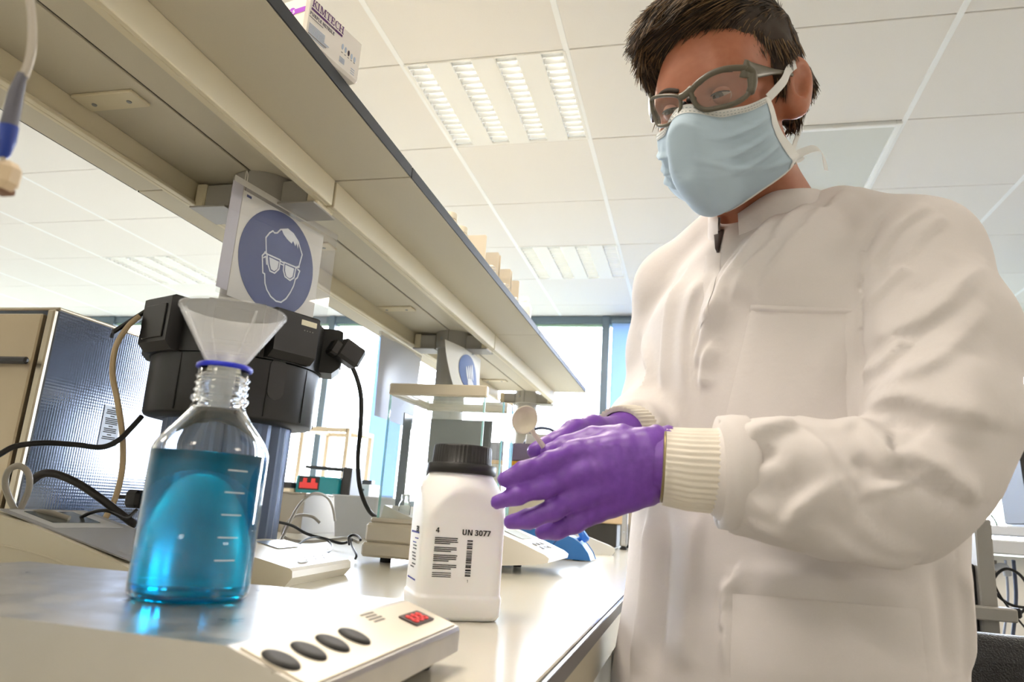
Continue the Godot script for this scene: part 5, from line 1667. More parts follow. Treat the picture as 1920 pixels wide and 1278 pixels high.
# ================================================================ smooth solids: distance fields meshed as surface nets
class Field:
	# tapered capsules joined with a smooth minimum
	var a: PackedVector3Array = []
	var b: PackedVector3Array = []
	var ra: PackedFloat32Array = []
	var rb: PackedFloat32Array = []
	var ell_c: Array[Vector3] = []
	var ell_inv: Array[Basis] = []
	var ell_r: Array[Vector3] = []
	var cut_c: Array[Vector3] = []
	var cut_inv: Array[Basis] = []
	var cut_r: Array[Vector3] = []
	var k := 0.02
	var cut_k := 0.006
	var loft_y: PackedFloat32Array = []
	var loft_c: PackedVector2Array = []
	var loft_ab: PackedVector2Array = []
	var left := Vector3(1, 0, 0)
	var front := Vector3(0, 0, 1)
	func bone(p: Vector3, q: Vector3, r0: float, r1: float) -> void:
		a.append(p); b.append(q); ra.append(r0); rb.append(r1)
	func chain(pts: Array) -> void:
		for i in pts.size() - 1: bone(pts[i][0], pts[i + 1][0], pts[i][1], pts[i + 1][1])
	func ellipsoid(c: Vector3, r: Vector3, basis := Basis()) -> void:
		ell_c.append(c); ell_r.append(r); ell_inv.append(basis.inverse())
	func cut(c: Vector3, r: Vector3, basis := Basis()) -> void:
		cut_c.append(c); cut_r.append(r); cut_inv.append(basis.inverse())
	func dist(p: Vector3) -> float:
		var d := 1.0e3
		for i in a.size():
			var ab := b[i] - a[i]
			var ap := p - a[i]
			var t := clampf(ap.dot(ab) / maxf(ab.length_squared(), 1e-9), 0.0, 1.0)
			var e := (ap - ab * t).length() - lerpf(ra[i], rb[i], t)
			var h := maxf(k - absf(d - e), 0.0) / k
			d = minf(d, e) - h * h * k * 0.25
		for i in ell_c.size():
			var q: Vector3 = ell_inv[i] * (p - ell_c[i])
			var r: Vector3 = ell_r[i]
			var k0 := (q / r).length()
			var k1 := (q / (r * r)).length()
			var e := k0 * (k0 - 1.0) / maxf(k1, 1e-6)
			var h := maxf(k - absf(d - e), 0.0) / k
			d = minf(d, e) - h * h * k * 0.25
		if loft_y.size():
			var e := loft(p)
			var kk := k
			var h := maxf(kk - absf(d - e), 0.0) / kk
			d = minf(d, e) - h * h * kk * 0.25
		for i in cut_c.size():
			var q: Vector3 = cut_inv[i] * (p - cut_c[i])
			var r: Vector3 = cut_r[i]
			var k0 := (q / r).length()
			var k1 := (q / (r * r)).length()
			var e := -k0 * (k0 - 1.0) / maxf(k1, 1e-6)
			var h := maxf(cut_k - absf(d - e), 0.0) / cut_k
			d = maxf(d, e) + h * h * cut_k * 0.25
		return d
	func loft(p: Vector3) -> float:
		# a stack of ellipses, its ends rounded off
		var n := loft_y.size()
		var y := clampf(p.y, loft_y[0], loft_y[n - 1])
		var i := 0
		while i < n - 2 and y > loft_y[i + 1]: i += 1
		var t := (y - loft_y[i]) / (loft_y[i + 1] - loft_y[i])
		t = t * t * (3.0 - 2.0 * t) * 0.5 + t * 0.5
		var c := loft_c[i].lerp(loft_c[i + 1], t)
		var r := loft_ab[i].lerp(loft_ab[i + 1], t)
		var v := Vector3(p.x - c.x, 0, p.z - c.y)
		var q := Vector2(v.dot(left), v.dot(front))
		var k0 := (q / r).length()
		var k1 := (q / (r * r)).length()
		var d := k0 * (k0 - 1.0) / maxf(k1, 1e-6) if k0 > 1e-4 else -minf(r.x, r.y)
		var dy := absf(p.y - y)
		if dy > 0.0:
			return Vector2(maxf(d, 0.0), dy).length() if d > 0.0 else dy
		return d
	func cast(o: Vector3, dir: Vector3, far := 3.0) -> Vector3:
		var u := dir.normalized()
		var t := 0.2
		for s in 120:
			var d := dist(o + u * t)
			if d < 0.0006: break
			t += maxf(d * 0.8, 0.0005)
			if t > far: break
		return o + u * t
	func normal(p: Vector3) -> Vector3:
		var e := 0.002
		var d := dist(p)
		return Vector3(dist(p + Vector3(e, 0, 0)) - d, dist(p + Vector3(0, e, 0)) - d, dist(p + Vector3(0, 0, e)) - d).normalized()

func surface_net(f: Field, lo: Vector3, hi: Vector3, cell: float) -> Array:
	var nx := int(ceil((hi.x - lo.x) / cell / 4.0)) * 4
	var ny := int(ceil((hi.y - lo.y) / cell / 4.0)) * 4
	var nz := int(ceil((hi.z - lo.z) / cell / 4.0)) * 4
	var sx := 1
	var sy := nx + 1
	var sz := (nx + 1) * (ny + 1)
	var g := PackedFloat32Array()
	g.resize(sz * (nz + 1))
	g.fill(9.0e9)
	var id := PackedInt32Array()
	id.resize(sz * (nz + 1))
	id.fill(-1)
	var verts := PackedVector3Array()
	var cells := PackedInt32Array()
	var reach := cell * 4.0 * 0.87 * 1.35 + cell
	var off := [0, 1, sy, sy + 1, sz, sz + 1, sz + sy, sz + sy + 1]
	var edges := [[0, 1], [2, 3], [4, 5], [6, 7], [0, 2], [1, 3], [4, 6], [5, 7], [0, 4], [1, 5], [2, 6], [3, 7]]
	for bz in range(0, nz, 4):
		for by in range(0, ny, 4):
			for bxx in range(0, nx, 4):
				if absf(f.dist(lo + Vector3(bxx + 2, by + 2, bz + 2) * cell)) > reach: continue
				for z in range(bz, bz + 5):
					for y in range(by, by + 5):
						var row := z * sz + y * sy
						for x in range(bxx, bxx + 5):
							if g[row + x] > 1.0e9: g[row + x] = f.dist(lo + Vector3(x, y, z) * cell)
				for z in range(bz, bz + 4):
					for y in range(by, by + 4):
						for x in range(bxx, bxx + 4):
							var at := z * sz + y * sy + x
							var inside := 0
							for o in off:
								if g[at + o] < 0.0: inside += 1
							if inside == 0 or inside == 8: continue
							var sum := Vector3()
							var n := 0
							for e in edges:
								var g0 := g[at + off[e[0]]]
								var g1 := g[at + off[e[1]]]
								if (g0 < 0.0) == (g1 < 0.0): continue
								var t := g0 / (g0 - g1)
								var i0: int = e[0]
								var i1: int = e[1]
								var p0 := Vector3(i0 & 1, (i0 >> 1) & 1, i0 >> 2)
								var p1 := Vector3(i1 & 1, (i1 >> 1) & 1, i1 >> 2)
								sum += p0.lerp(p1, t)
								n += 1
							id[at] = verts.size()
							cells.append(at)
							verts.append(lo + (Vector3(x, y, z) + sum / n) * cell)
	var tris := PackedInt32Array()
	var step := [sx, sy, sz]
	for at in cells:
		for ax in 3:
			var u: int = step[(ax + 1) % 3]
			var v: int = step[(ax + 2) % 3]
			if at - u < 0 or at - v < 0 or at - u - v < 0: continue
			var g0 := g[at]
			var g1 := g[at + step[ax]]
			if (g0 < 0.0) == (g1 < 0.0): continue
			var c0 := id[at]
			var c1 := id[at - u]
			var c2 := id[at - u - v]
			var c3 := id[at - v]
			if c1 < 0 or c2 < 0 or c3 < 0: continue
			if g0 < 0.0:
				tris.append_array([c0, c2, c1, c0, c3, c2])
			else:
				tris.append_array([c0, c1, c2, c0, c2, c3])
	var agree := 0.0
	for i in range(0, mini(tris.size(), 600), 3):
		var c := (verts[tris[i + 2]] - verts[tris[i]]).cross(verts[tris[i + 1]] - verts[tris[i]])
		agree += signf(c.dot(f.normal(verts[tris[i]])))
	if agree < 0.0:
		for i in range(0, tris.size(), 3):
			var s := tris[i + 1]
			tris[i + 1] = tris[i + 2]
			tris[i + 2] = s
	return [verts, tris]

func net_normals(v: PackedVector3Array, t: PackedInt32Array) -> PackedVector3Array:
	var n := PackedVector3Array()
	n.resize(v.size())
	for i in range(0, t.size(), 3):
		var c := (v[t[i + 2]] - v[t[i]]).cross(v[t[i + 1]] - v[t[i]])
		n[t[i]] += c; n[t[i + 1]] += c; n[t[i + 2]] += c
	for i in n.size(): n[i] = n[i].normalized()
	return n

func net_smooth(v: PackedVector3Array, t: PackedInt32Array, times: int, amount := 0.5) -> PackedVector3Array:
	for k in times:
		var s := PackedVector3Array()
		s.resize(v.size())
		var c := PackedFloat32Array()
		c.resize(v.size())
		for i in range(0, t.size(), 3):
			for e in 3:
				var p := t[i + e]
				var q := t[i + (e + 1) % 3]
				s[p] += v[q]; c[p] += 1.0
				s[q] += v[p]; c[q] += 1.0
		for i in v.size():
			if c[i] > 0.0: v[i] = v[i].lerp(s[i] / c[i], amount)
	return v

func net_obj(called: String, v: PackedVector3Array, t: PackedInt32Array, m: Material, parent: Node3D, colors := PackedColorArray()) -> MeshInstance3D:
	var arr := []
	arr.resize(Mesh.ARRAY_MAX)
	arr[Mesh.ARRAY_VERTEX] = v
	arr[Mesh.ARRAY_NORMAL] = net_normals(v, t)
	if colors.size(): arr[Mesh.ARRAY_COLOR] = colors
	arr[Mesh.ARRAY_INDEX] = t
	var mesh := ArrayMesh.new()
	mesh.add_surface_from_arrays(Mesh.PRIMITIVE_TRIANGLES, arr)
	mesh.surface_set_material(0, m)
	return inst(called, mesh, parent)

# ================================================================ the man in the lab coat
const HEAD_AT := Vector3(0.0397, 1.547, -0.8649)
var head_basis := Basis.from_euler(Vector3(0.3722, -0.528, -0.0335), EULER_ORDER_YXZ)   # x his left, y up, z forward
var man: Node3D
var man_base := Vector3(0.14, 0, -1.03)
var coat_field: Field
var torso_field: Field
var folds := []

func hd(x: float, y: float, z: float) -> Vector3:
	return HEAD_AT + head_basis * Vector3(x, y, z)

func on_man(o: Node3D) -> Node3D:
	o.position = -man_base
	return o

func net(called: String, f: Field, lo: Vector3, hi: Vector3, cell: float, m: Material, parent: Node3D, smooth := 1) -> MeshInstance3D:
	var r = surface_net(f, lo, hi, cell)
	var v: PackedVector3Array = r[0]
	var t: PackedInt32Array = r[1]
	v = net_smooth(v, t, smooth)
	return net_obj(called, v, t, m, parent)

func make_person() -> void:
	man = thing("person", "man in a white lab coat, pale blue face mask, safety glasses and purple gloves", "person", man_base)
	make_coat()
	make_head()
	make_hair()
	make_mask()
	make_glasses()
	make_collar()
	make_gloves()
	make_legs()
	make_spoon()

# ---------------------------------------------------------------- coat
func coat_mat() -> StandardMaterial3D:
	if mats.has("coat_cotton"): return mats["coat_cotton"]
	var m = mat("coat_cotton", Color(0.855, 0.835, 0.83), 0.85)
	m.albedo_texture = noise_tex(512, 0.9, Color(0.965, 0.965, 0.965), Color(1, 1, 1), FastNoiseLite.TYPE_SIMPLEX, 2, 77)
	m.normal_enabled = true
	m.normal_texture = normal_tex(512, 0.02, 5.0, 3, 78)
	m.normal_scale = 0.12
	m.uv1_triplanar = true
	m.uv1_scale = Vector3.ONE * 5.0
	return m

func coat_point(px: float, py: float) -> Vector3:
	return coat_field.cast(EYE, ray(px, py))

func fold(h: float, w: float, pts: Array, sharp := 0.0) -> void:
	# h, w in millimetres; the line of the fold as it runs over the cloth
	var p := []
	for q in pts: p.append(coat_point(q[0], q[1]))
	var c := curve(p, 4)
	var lo: Vector3 = c[0]
	var hi: Vector3 = c[0]
	for q in c:
		lo = lo.min(q); hi = hi.max(q)
	var pad = Vector3.ONE * w * 0.003
	folds.append([h * 0.0017, w * 0.0010, PackedVector3Array(c), lo - pad, hi + pad, sharp])

func fold_push(p: Vector3, nrm: Vector3) -> float:
	var s := 0.0
	for f in folds:
		var lo: Vector3 = f[3]
		var hi: Vector3 = f[4]
		if p.x < lo.x or p.y < lo.y or p.z < lo.z or p.x > hi.x or p.y > hi.y or p.z > hi.z: continue
		var c: PackedVector3Array = f[2]
		var w: float = f[1]
		var best := 1.0
		var bt := 0.0
		var side := 1.0
		var n := c.size() - 1
		for i in n:
			var ab := c[i + 1] - c[i]
			var t := clampf((p - c[i]).dot(ab) / maxf(ab.length_squared(), 1e-9), 0.0, 1.0)
			var off := p - c[i] - ab * t
			var d := off.length()
			if d < best:
				best = d
				bt = (i + t) / n
				side = signf(off.dot(ab.cross(nrm)))
		if best > w * 3.2: continue
		var ends := smoothstep(0.0, 0.25, bt) * smoothstep(1.0, 0.75, bt)
		# steep on one side of the fold, a long slope on the other
		var lean: float = f[5]
		var x := best / w / (1.0 if lean == 0.0 else (0.55 if side * lean > 0.0 else 1.55))
		var shape := exp(-x * x)
		if lean > 1.5 or lean < -1.5: shape = exp(-best / w * 1.6)
		s += f[0] * shape * (0.2 + 0.8 * ends)
	return s

func make_coat() -> void:
	var f := Field.new()
	coat_field = f
	f.k = 0.024
	f.front = Vector3(-0.68, 0, 0.733)
	f.left = Vector3(0.733, 0, 0.68)
	for a in [[0.55, 0.096, -1.052, 0.238, 0.200], [0.80, 0.098, -1.048, 0.222, 0.184], [0.95, 0.108, -1.042, 0.219, 0.172], [1.10, 0.118, -1.03, 0.222, 0.166], [1.22, 0.114, -1.015, 0.216, 0.154], [1.31, 0.110, -1.0, 0.202, 0.138], [1.370, 0.107, -0.993, 0.155, 0.110], [1.425, 0.105, -0.985, 0.082, 0.078]]:
		f.loft_y.append(a[0]); f.loft_c.append(Vector2(a[1], a[2])); f.loft_ab.append(Vector2(a[3], a[4]))
	# his left sleeve, from the shoulder round the elbow to the cuff
	f.chain([[at_d(1575, 425, 0.95), 0.054], [at_d(1712, 492, 0.865), 0.074], [at_d(1748, 640, 0.79), 0.081], [at_d(1762, 785, 0.725), 0.069], [at_d(1742, 872, 0.705), 0.058], [at_d(1685, 924, 0.70), 0.060], [at_d(1560, 918, 0.715), 0.062], [at_d(1450, 898, 0.727), 0.058], [at_d(1392, 888, 0.732), 0.051]])
	# his right sleeve, mostly behind the glove
	f.chain([[at_d(1380, 450, 1.04), 0.060], [at_d(1275, 545, 1.13), 0.068], [at_d(1258, 660, 1.14), 0.066], [at_d(1245, 760, 1.10), 0.060], [at_d(1212, 800, 1.0), 0.050], [at_d(1195, 812, 0.93), 0.044]])
	torso_field = Field.new()
	torso_field.front = f.front
	torso_field.left = f.left
	torso_field.loft_y = f.loft_y
	torso_field.loft_c = f.loft_c
	torso_field.loft_ab = f.loft_ab
	var lo = Vector3(-0.20, 0.52, -1.36)
	var hi = Vector3(0.46, 1.50, -0.66)
	# folds of the cloth: height, width, line, and the side that falls off steeply
	fold(-6, 6, [[1612, 780], [1613, 690], [1610, 600], [1616, 530], [1624, 465], [1645, 418], [1680, 384]], 2.0)     # armhole seam
	fold(5, 12, [[1622, 590], [1655, 545], [1690, 515], [1704, 503]], 1.0)
	fold(5, 12, [[1628, 520], [1665, 455], [1715, 408], [1755, 392]], 1.0)
	fold(4, 12, [[1690, 500], [1730, 440], [1775, 405]], 1.0)
	fold(6, 13, [[1616, 705], [1655, 690], [1692, 655], [1706, 642]], 1.0)
	fold(6, 16, [[1630, 640], [1700, 616], [1770, 572], [1848, 500]], 1.0)
	fold(-4, 14, [[1700, 560], [1760, 520], [1800, 480]])
	fold(5, 15, [[1660, 720], [1740, 690], [1800, 640], [1850, 570]], 1.0)
	fold(6, 13, [[1612, 785], [1650, 760], [1698, 746], [1750, 765], [1820, 785], [1905, 798]], 1.0)
	fold(-4, 9, [[1655, 790], [1700, 796], [1740, 815]])
	fold(6, 12, [[1570, 806], [1605, 800], [1640, 830], [1672, 864], [1686, 842]], 1.0)
	fold(-5, 8, [[1600, 852], [1650, 890], [1690, 885]])
	fold(6, 11, [[1690, 842], [1740, 872], [1790, 912], [1835, 934]], 1.0)
	fold(-4, 10, [[1690, 872], [1740, 908], [1800, 948]])
	fold(2, 5, [[1600, 935], [1690, 908], [1762, 882]], 1.0)
	fold(4, 20, [[1800, 660], [1815, 760], [1800, 840]])
	fold(7, 15, [[1480, 800], [1535, 842], [1572, 905], [1600, 965], [1660, 1015], [1740, 1040]], -1.0)
	fold(-3, 14, [[1470, 870], [1520, 905], [1560, 960], [1600, 1000]])
	fold(6, 11, [[1400, 822], [1440, 808], [1500, 804]], 1.0)
	fold(-6, 8, [[1398, 842], [1430, 852], [1452, 835]])
	fold(6, 10, [[1402, 922], [1440, 952], [1468, 972], [1500, 938], [1570, 902]], -1.0)
	fold(-3, 10, [[1430, 905], [1470, 925], [1520, 905]])
	fold(5, 14, [[1560, 1000], [1640, 1035], [1720, 1050]], -1.0)
	fold(4, 9, [[1405, 975], [1450, 985], [1500, 1010]], -1.0)
	# folds that run from the shoulder and the neck down across the chest
	fold(7, 15, [[1600, 352], [1535, 410], [1470, 490], [1425, 560]], 1.0)
	fold(7, 14, [[1525, 375], [1470, 435], [1410, 510], [1380, 570]], 1.0)
	fold(6, 13, [[1468, 400], [1425, 445], [1370, 525], [1325, 620]], 1.0)
	fold(5, 12, [[1415, 440], [1380, 485], [1335, 560], [1305, 640]], 1.0)
	fold(5, 12, [[1365, 550], [1330, 620], [1305, 690]], 1.0)
	fold(4, 10, [[1345, 640], [1322, 690], [1318, 730]], 1.0)
	fold(5, 14, [[1280, 520], [1250, 620], [1235, 740]], 1.0)
	fold(4, 12, [[1330, 520], [1300, 560], [1285, 640], [1290, 760]], -1.0)
	fold(3, 16, [[1590, 600], [1540, 680], [1480, 790]], 1.0)
	# long upright folds below the arm
	fold(6, 9, [[1366, 975], [1362, 1100], [1360, 1270]], 1.0)
	fold(6, 18, [[1310, 960], [1300, 1100], [1290, 1270]], -1.0)
	fold(-4, 12, [[1250, 960], [1242, 1100], [1225, 1270]])
	fold(6, 14, [[1218, 960], [1210, 1100], [1185, 1270]], 1.0)
	fold(5, 16, [[1400, 1070], [1560, 1085], [1720, 1115]], -1.0)
	fold(-5, 14, [[1760, 1050], [1775, 1150], [1785, 1270]])
	fold(5, 16, [[1800, 1060], [1812, 1150], [1815, 1270]], 1.0)
	# soft rumples of the sleeve seen behind
	fold(5, 10, [[1200, 620], [1215, 680], [1195, 730]], 1.0)
	fold(-5, 8, [[1190, 750], [1215, 770], [1230, 790]])
	var r = surface_net(f, lo, hi, 0.0046)
	var v: PackedVector3Array = r[0]
	var t: PackedInt32Array = r[1]
	v = net_smooth(v, t, 2)
	var n = net_normals(v, t)
	var nz := FastNoiseLite.new()
	nz.seed = 4
	nz.frequency = 9.0
	nz.fractal_octaves = 2
	for i in v.size():
		v[i] += n[i] * (fold_push(v[i], n[i]) + 0.0010 * nz.get_noise_3dv(v[i]))
	var coat = on_man(net_obj("lab_coat", v, t, coat_mat(), man))
	coat.set_meta("label", "white cotton lab coat with creased sleeves")
	# sewn-on pieces lie on the cloth
	coat_patch("chest_pocket", [[1410, 574], [1612, 580], [1606, 850], [1345, 845]], 14, 14, 0.0028, coat)
	coat_patch("pocket_hem", [[1409, 572], [1613, 578], [1612, 592], [1405, 586]], 14, 3, 0.0045, coat)
	coat_patch("side_pocket", [[1378, 1112], [1722, 1140], [1742, 1290], [1370, 1290]], 14, 8, 0.0026, coat)
	coat_patch("front_placket", [[1322, 480], [1352, 474], [1345, 600], [1318, 620]], 5, 12, 0.0025, coat)
	coat_patch("shirt_opening", [[1338, 432], [1358, 430], [1349, 474], [1344, 474]], 6, 8, 0.0040, coat, mat("shirt_brown", Color(0.20, 0.14, 0.12), 0.8))
	# cuff band of the sleeve
	var cm := mb()
	var c0 = at_d(1398, 886, 0.732)
	var c1 = at_d(1346, 884, 0.735)
	tube(cm, [c0.lerp(c1, -0.2), c0, c0.lerp(c1, 0.5), c1, c0.lerp(c1, 0.96)], [0.0530, 0.0580, 0.0585, 0.0565, 0.046], 48)
	on_man(obj("sleeve_hem", cm, coat_mat(), coat)).position = Vector3.ZERO
	# ribbed knit cuffs
	knit_cuff([at_d(1372, 884, 0.734), at_d(1340, 882, 0.736), at_d(1290, 879, 0.741), at_d(1245, 873, 0.746)], [0.0425, 0.0425, 0.0415, 0.0395], coat)
	knit_cuff([at_d(1205, 812, 0.95), at_d(1180, 813, 0.905), at_d(1160, 814, 0.875)], [0.036, 0.036, 0.034], coat)

func knit_cuff(pts: Array, rad: Array, parent: Node3D) -> void:
	var st := mb()
	var rr := []
	var d: Vector3 = (pts[pts.size() - 1] - pts[0]).normalized()
	var u := (Vector3.UP - d * Vector3.UP.dot(d)).normalized()
	var w := d.cross(u)
	for i in pts.size():
		var ring := PackedVector3Array()
		for j in 160:
			var a = TAU * j / 160
			var r: float = rad[i] + (0.0006 if j % 4 < 2 else -0.0006)
			ring.append(pts[i] + (u * cos(a) + w * sin(a)) * r)
		rr.append(ring)
	# turned-in lip
	var last := PackedVector3Array()
	for j in 160:
		var a = TAU * j / 160
		last.append(pts[pts.size() - 1] - d * 0.004 + (u * cos(a) + w * sin(a)) * (rad[rad.size() - 1] - 0.006))
	rr.append(last)
	rings(st, rr, true, false, false)
	obj("knit_cuff", st, mat("knit_white", Color(0.90, 0.875, 0.83), 0.9), parent, "ribbed off white knit cuff")

func coat_patch(called: String, q: Array, nu: int, nv: int, lift: float, parent: Node3D, m: Material = null) -> void:
	# a thin piece of cloth sewn on the coat: corners clockwise from the top left
	var st := mb()
	var top := []
	var A = Vector2(q[0][0], q[0][1]); var B = Vector2(q[1][0], q[1][1]); var C = Vector2(q[2][0], q[2][1]); var D = Vector2(q[3][0], q[3][1])
	for j in nv + 1:
		var ring := PackedVector3Array()
		for i in nu + 1:
			var u = float(i) / nu; var v = float(j) / nv
			var p: Vector2 = A.lerp(B, u).lerp(D.lerp(C, u), v)
			var w = torso_field.cast(EYE, ray(p.x, p.y))
			if (w - EYE).length() > 1.6: w = EYE + (w - EYE).normalized() * 0.93
			var nrm = torso_field.normal(w)
			var rim = (i == 0 or j == 0 or i == nu or j == nv)
			ring.append(w + nrm * (fold_push(w, nrm) + (lift if not rim else lift * 0.15)))
		top.append(ring)
	rings(st, top, false, false, false)
	obj(called, st, m if m else coat_mat(), parent)

# ---------------------------------------------------------------- head
func skin_mat() -> StandardMaterial3D:
	if mats.has("skin"): return mats["skin"]
	var m = mat("skin", Color(0.635, 0.40, 0.29), 0.5)
	m.albedo_texture = noise_tex(256, 0.06, Color(0.93, 0.90, 0.88), Color(1, 1, 1), FastNoiseLite.TYPE_SIMPLEX_SMOOTH, 4, 61)
	m.uv1_triplanar = true
	m.uv1_scale = Vector3.ONE * 6.0
	m.subsurf_scatter_enabled = true
	m.subsurf_scatter_strength = 0.10
	return m

func make_head() -> void:
	var f := Field.new()
	f.k = 0.022
	f.cut_k = 0.0035
	var B = head_basis
	f.ellipsoid(hd(0, 0.045, -0.012), Vector3(0.075, 0.086, 0.097), B)
	f.ellipsoid(hd(0, -0.030, 0.028), Vector3(0.062, 0.088, 0.062), B)
	f.ellipsoid(hd(0, 0.030, 0.062), Vector3(0.056, 0.040, 0.032), B)
	f.bone(hd(0.030, 0.018, 0.084), hd(0.052, 0.014, 0.070), 0.009, 0.008)
	f.bone(hd(-0.030, 0.018, 0.084), hd(-0.052, 0.014, 0.070), 0.009, 0.008)
	f.bone(hd(0.0, 0.004, 0.092), hd(0, -0.036, 0.110), 0.0085, 0.0125)
	f.bone(hd(0.046, -0.024, 0.060), hd(-0.046, -0.024, 0.060), 0.020, 0.020)
	f.bone(hd(0.052, -0.070, 0.0), hd(0.012, -0.105, 0.066), 0.018, 0.020)
	f.bone(hd(-0.052, -0.070, 0.0), hd(-0.012, -0.105, 0.066), 0.018, 0.020)
	# neck
	f.bone(hd(0, -0.045, -0.022), Vector3(0.098, 1.435, -0.968), 0.054, 0.058)
	f.bone(Vector3(0.098, 1.435, -0.968), Vector3(0.108, 1.35, -0.995), 0.060, 0.085)
	for s in [1.0, -1.0]:
		f.cut(hd(s * 0.033, -0.001, 0.104), Vector3(0.019, 0.0105, 0.019), B)
		# ear: a thin dish
		var eb = B * Basis(Vector3.UP, -s * 0.50) * Basis(Vector3.RIGHT, -0.22)
		var ec = hd(s * 0.0835, 0.006, -0.026)
		f.ellipsoid(ec, Vector3(0.0075, 0.033, 0.0200), eb)
		f.ellipsoid(ec + eb * Vector3(0, -0.027, 0.004), Vector3(0.0065, 0.011, 0.009), eb)
		f.cut(ec + eb * Vector3(s * 0.0080, -0.004, 0.003), Vector3(0.0075, 0.0150, 0.0095), eb)
		f.cut(ec + eb * Vector3(s * 0.0075, 0.013, -0.004), Vector3(0.0050, 0.0115, 0.0105), eb)
	var lo = Vector3(-0.10, 1.33, -1.10)
	var hi = Vector3(0.24, 1.72, -0.70)
	var h = on_man(net("body", f, lo, hi, 0.0034, skin_mat(), man, 1))
	h.set_meta("label", "face, neck and ear, skin tanned")
	head_field = f
	# eyes
	for s in [1.0, -1.0]:
		var c = hd(s * 0.0325, -0.0015, 0.0805)
		var gaze = (head_basis * Vector3(-0.14, -0.26, 1.0)).normalized()
		var t = frame_of(c, gaze.cross(Vector3.UP), gaze)     # y along the gaze
		var e := mb()
		var prof := []
		for k in 13: prof.append(Vector2(sin(PI * k / 12.0) * 0.0118 + 0.00001, -cos(PI * k / 12.0) * 0.0118))
		lathe(e, prof, 24, t, false, false)
		on_man(obj("eyeball", e, mat("eye_white", Color(0.70, 0.65, 0.61), 0.12), man))
		var ir := mb()
		lathe(ir, [Vector2(0.0074, 0.0096), Vector2(0.0062, 0.0106), Vector2(0.0026, 0.0117)], 20, t, false, false)
		on_man(obj("iris", ir, mat("iris_brown", Color(0.16, 0.12, 0.09), 0.1), man))
		var pu := mb()
		lathe(pu, [Vector2(0.0027, 0.0116), Vector2(0.00001, 0.0120)], 16, t, false, false)
		on_man(obj("pupil", pu, mat("pupil", Color(0.02, 0.02, 0.02), 0.08), man))
		# lids
		for up in [1.0, -1.0]:
			var ld := mb()
			var R := []
			for i in 9:
				var th = lerpf(-1.25, 1.25, i / 8.0)
				var ring := PackedVector3Array()
				for j in 5:
					var el = (0.20 if up > 0 else -0.30) * cos(th * 1.1) + up * 0.28 * j
					ring.append(c + head_basis * (Vector3(sin(th) * cos(el), sin(el), cos(th) * cos(el)) * 0.0128))
				R.append(ring)
			rings(ld, R, false, false, false)
			on_man(obj("eyelid", ld, skin_mat(), man))
		# lashes
		var la := mb()
		var lp := []
		for i in 9:
			var th = lerpf(-1.1, 1.1, i / 8.0)
			var el = 0.20 * cos(th * 1.1)
			lp.append(c + head_basis * (Vector3(sin(th) * cos(el), sin(el), cos(th) * cos(el)) * 0.0134))
		tube(la, lp, 0.0007, 5)
		on_man(obj("eyelash", la, mat("lash_dark", Color(0.05, 0.035, 0.03), 0.6), man))
		# brow
		var bw := mb()
		var hairm = mat("hair_brown", Color(0.17, 0.115, 0.068), 0.7)
		tube(bw, curve([hd(s * 0.012, 0.0155, 0.0985), hd(s * 0.026, 0.0215, 0.0965), hd(s * 0.042, 0.0225, 0.0885), hd(s * 0.055, 0.0165, 0.076)], 5), [0.0015] + range(14).map(func(i): return 0.0030) + [0.0008], 8)
		on_man(obj("eyebrow", bw, hairm, man))
var head_field: Field

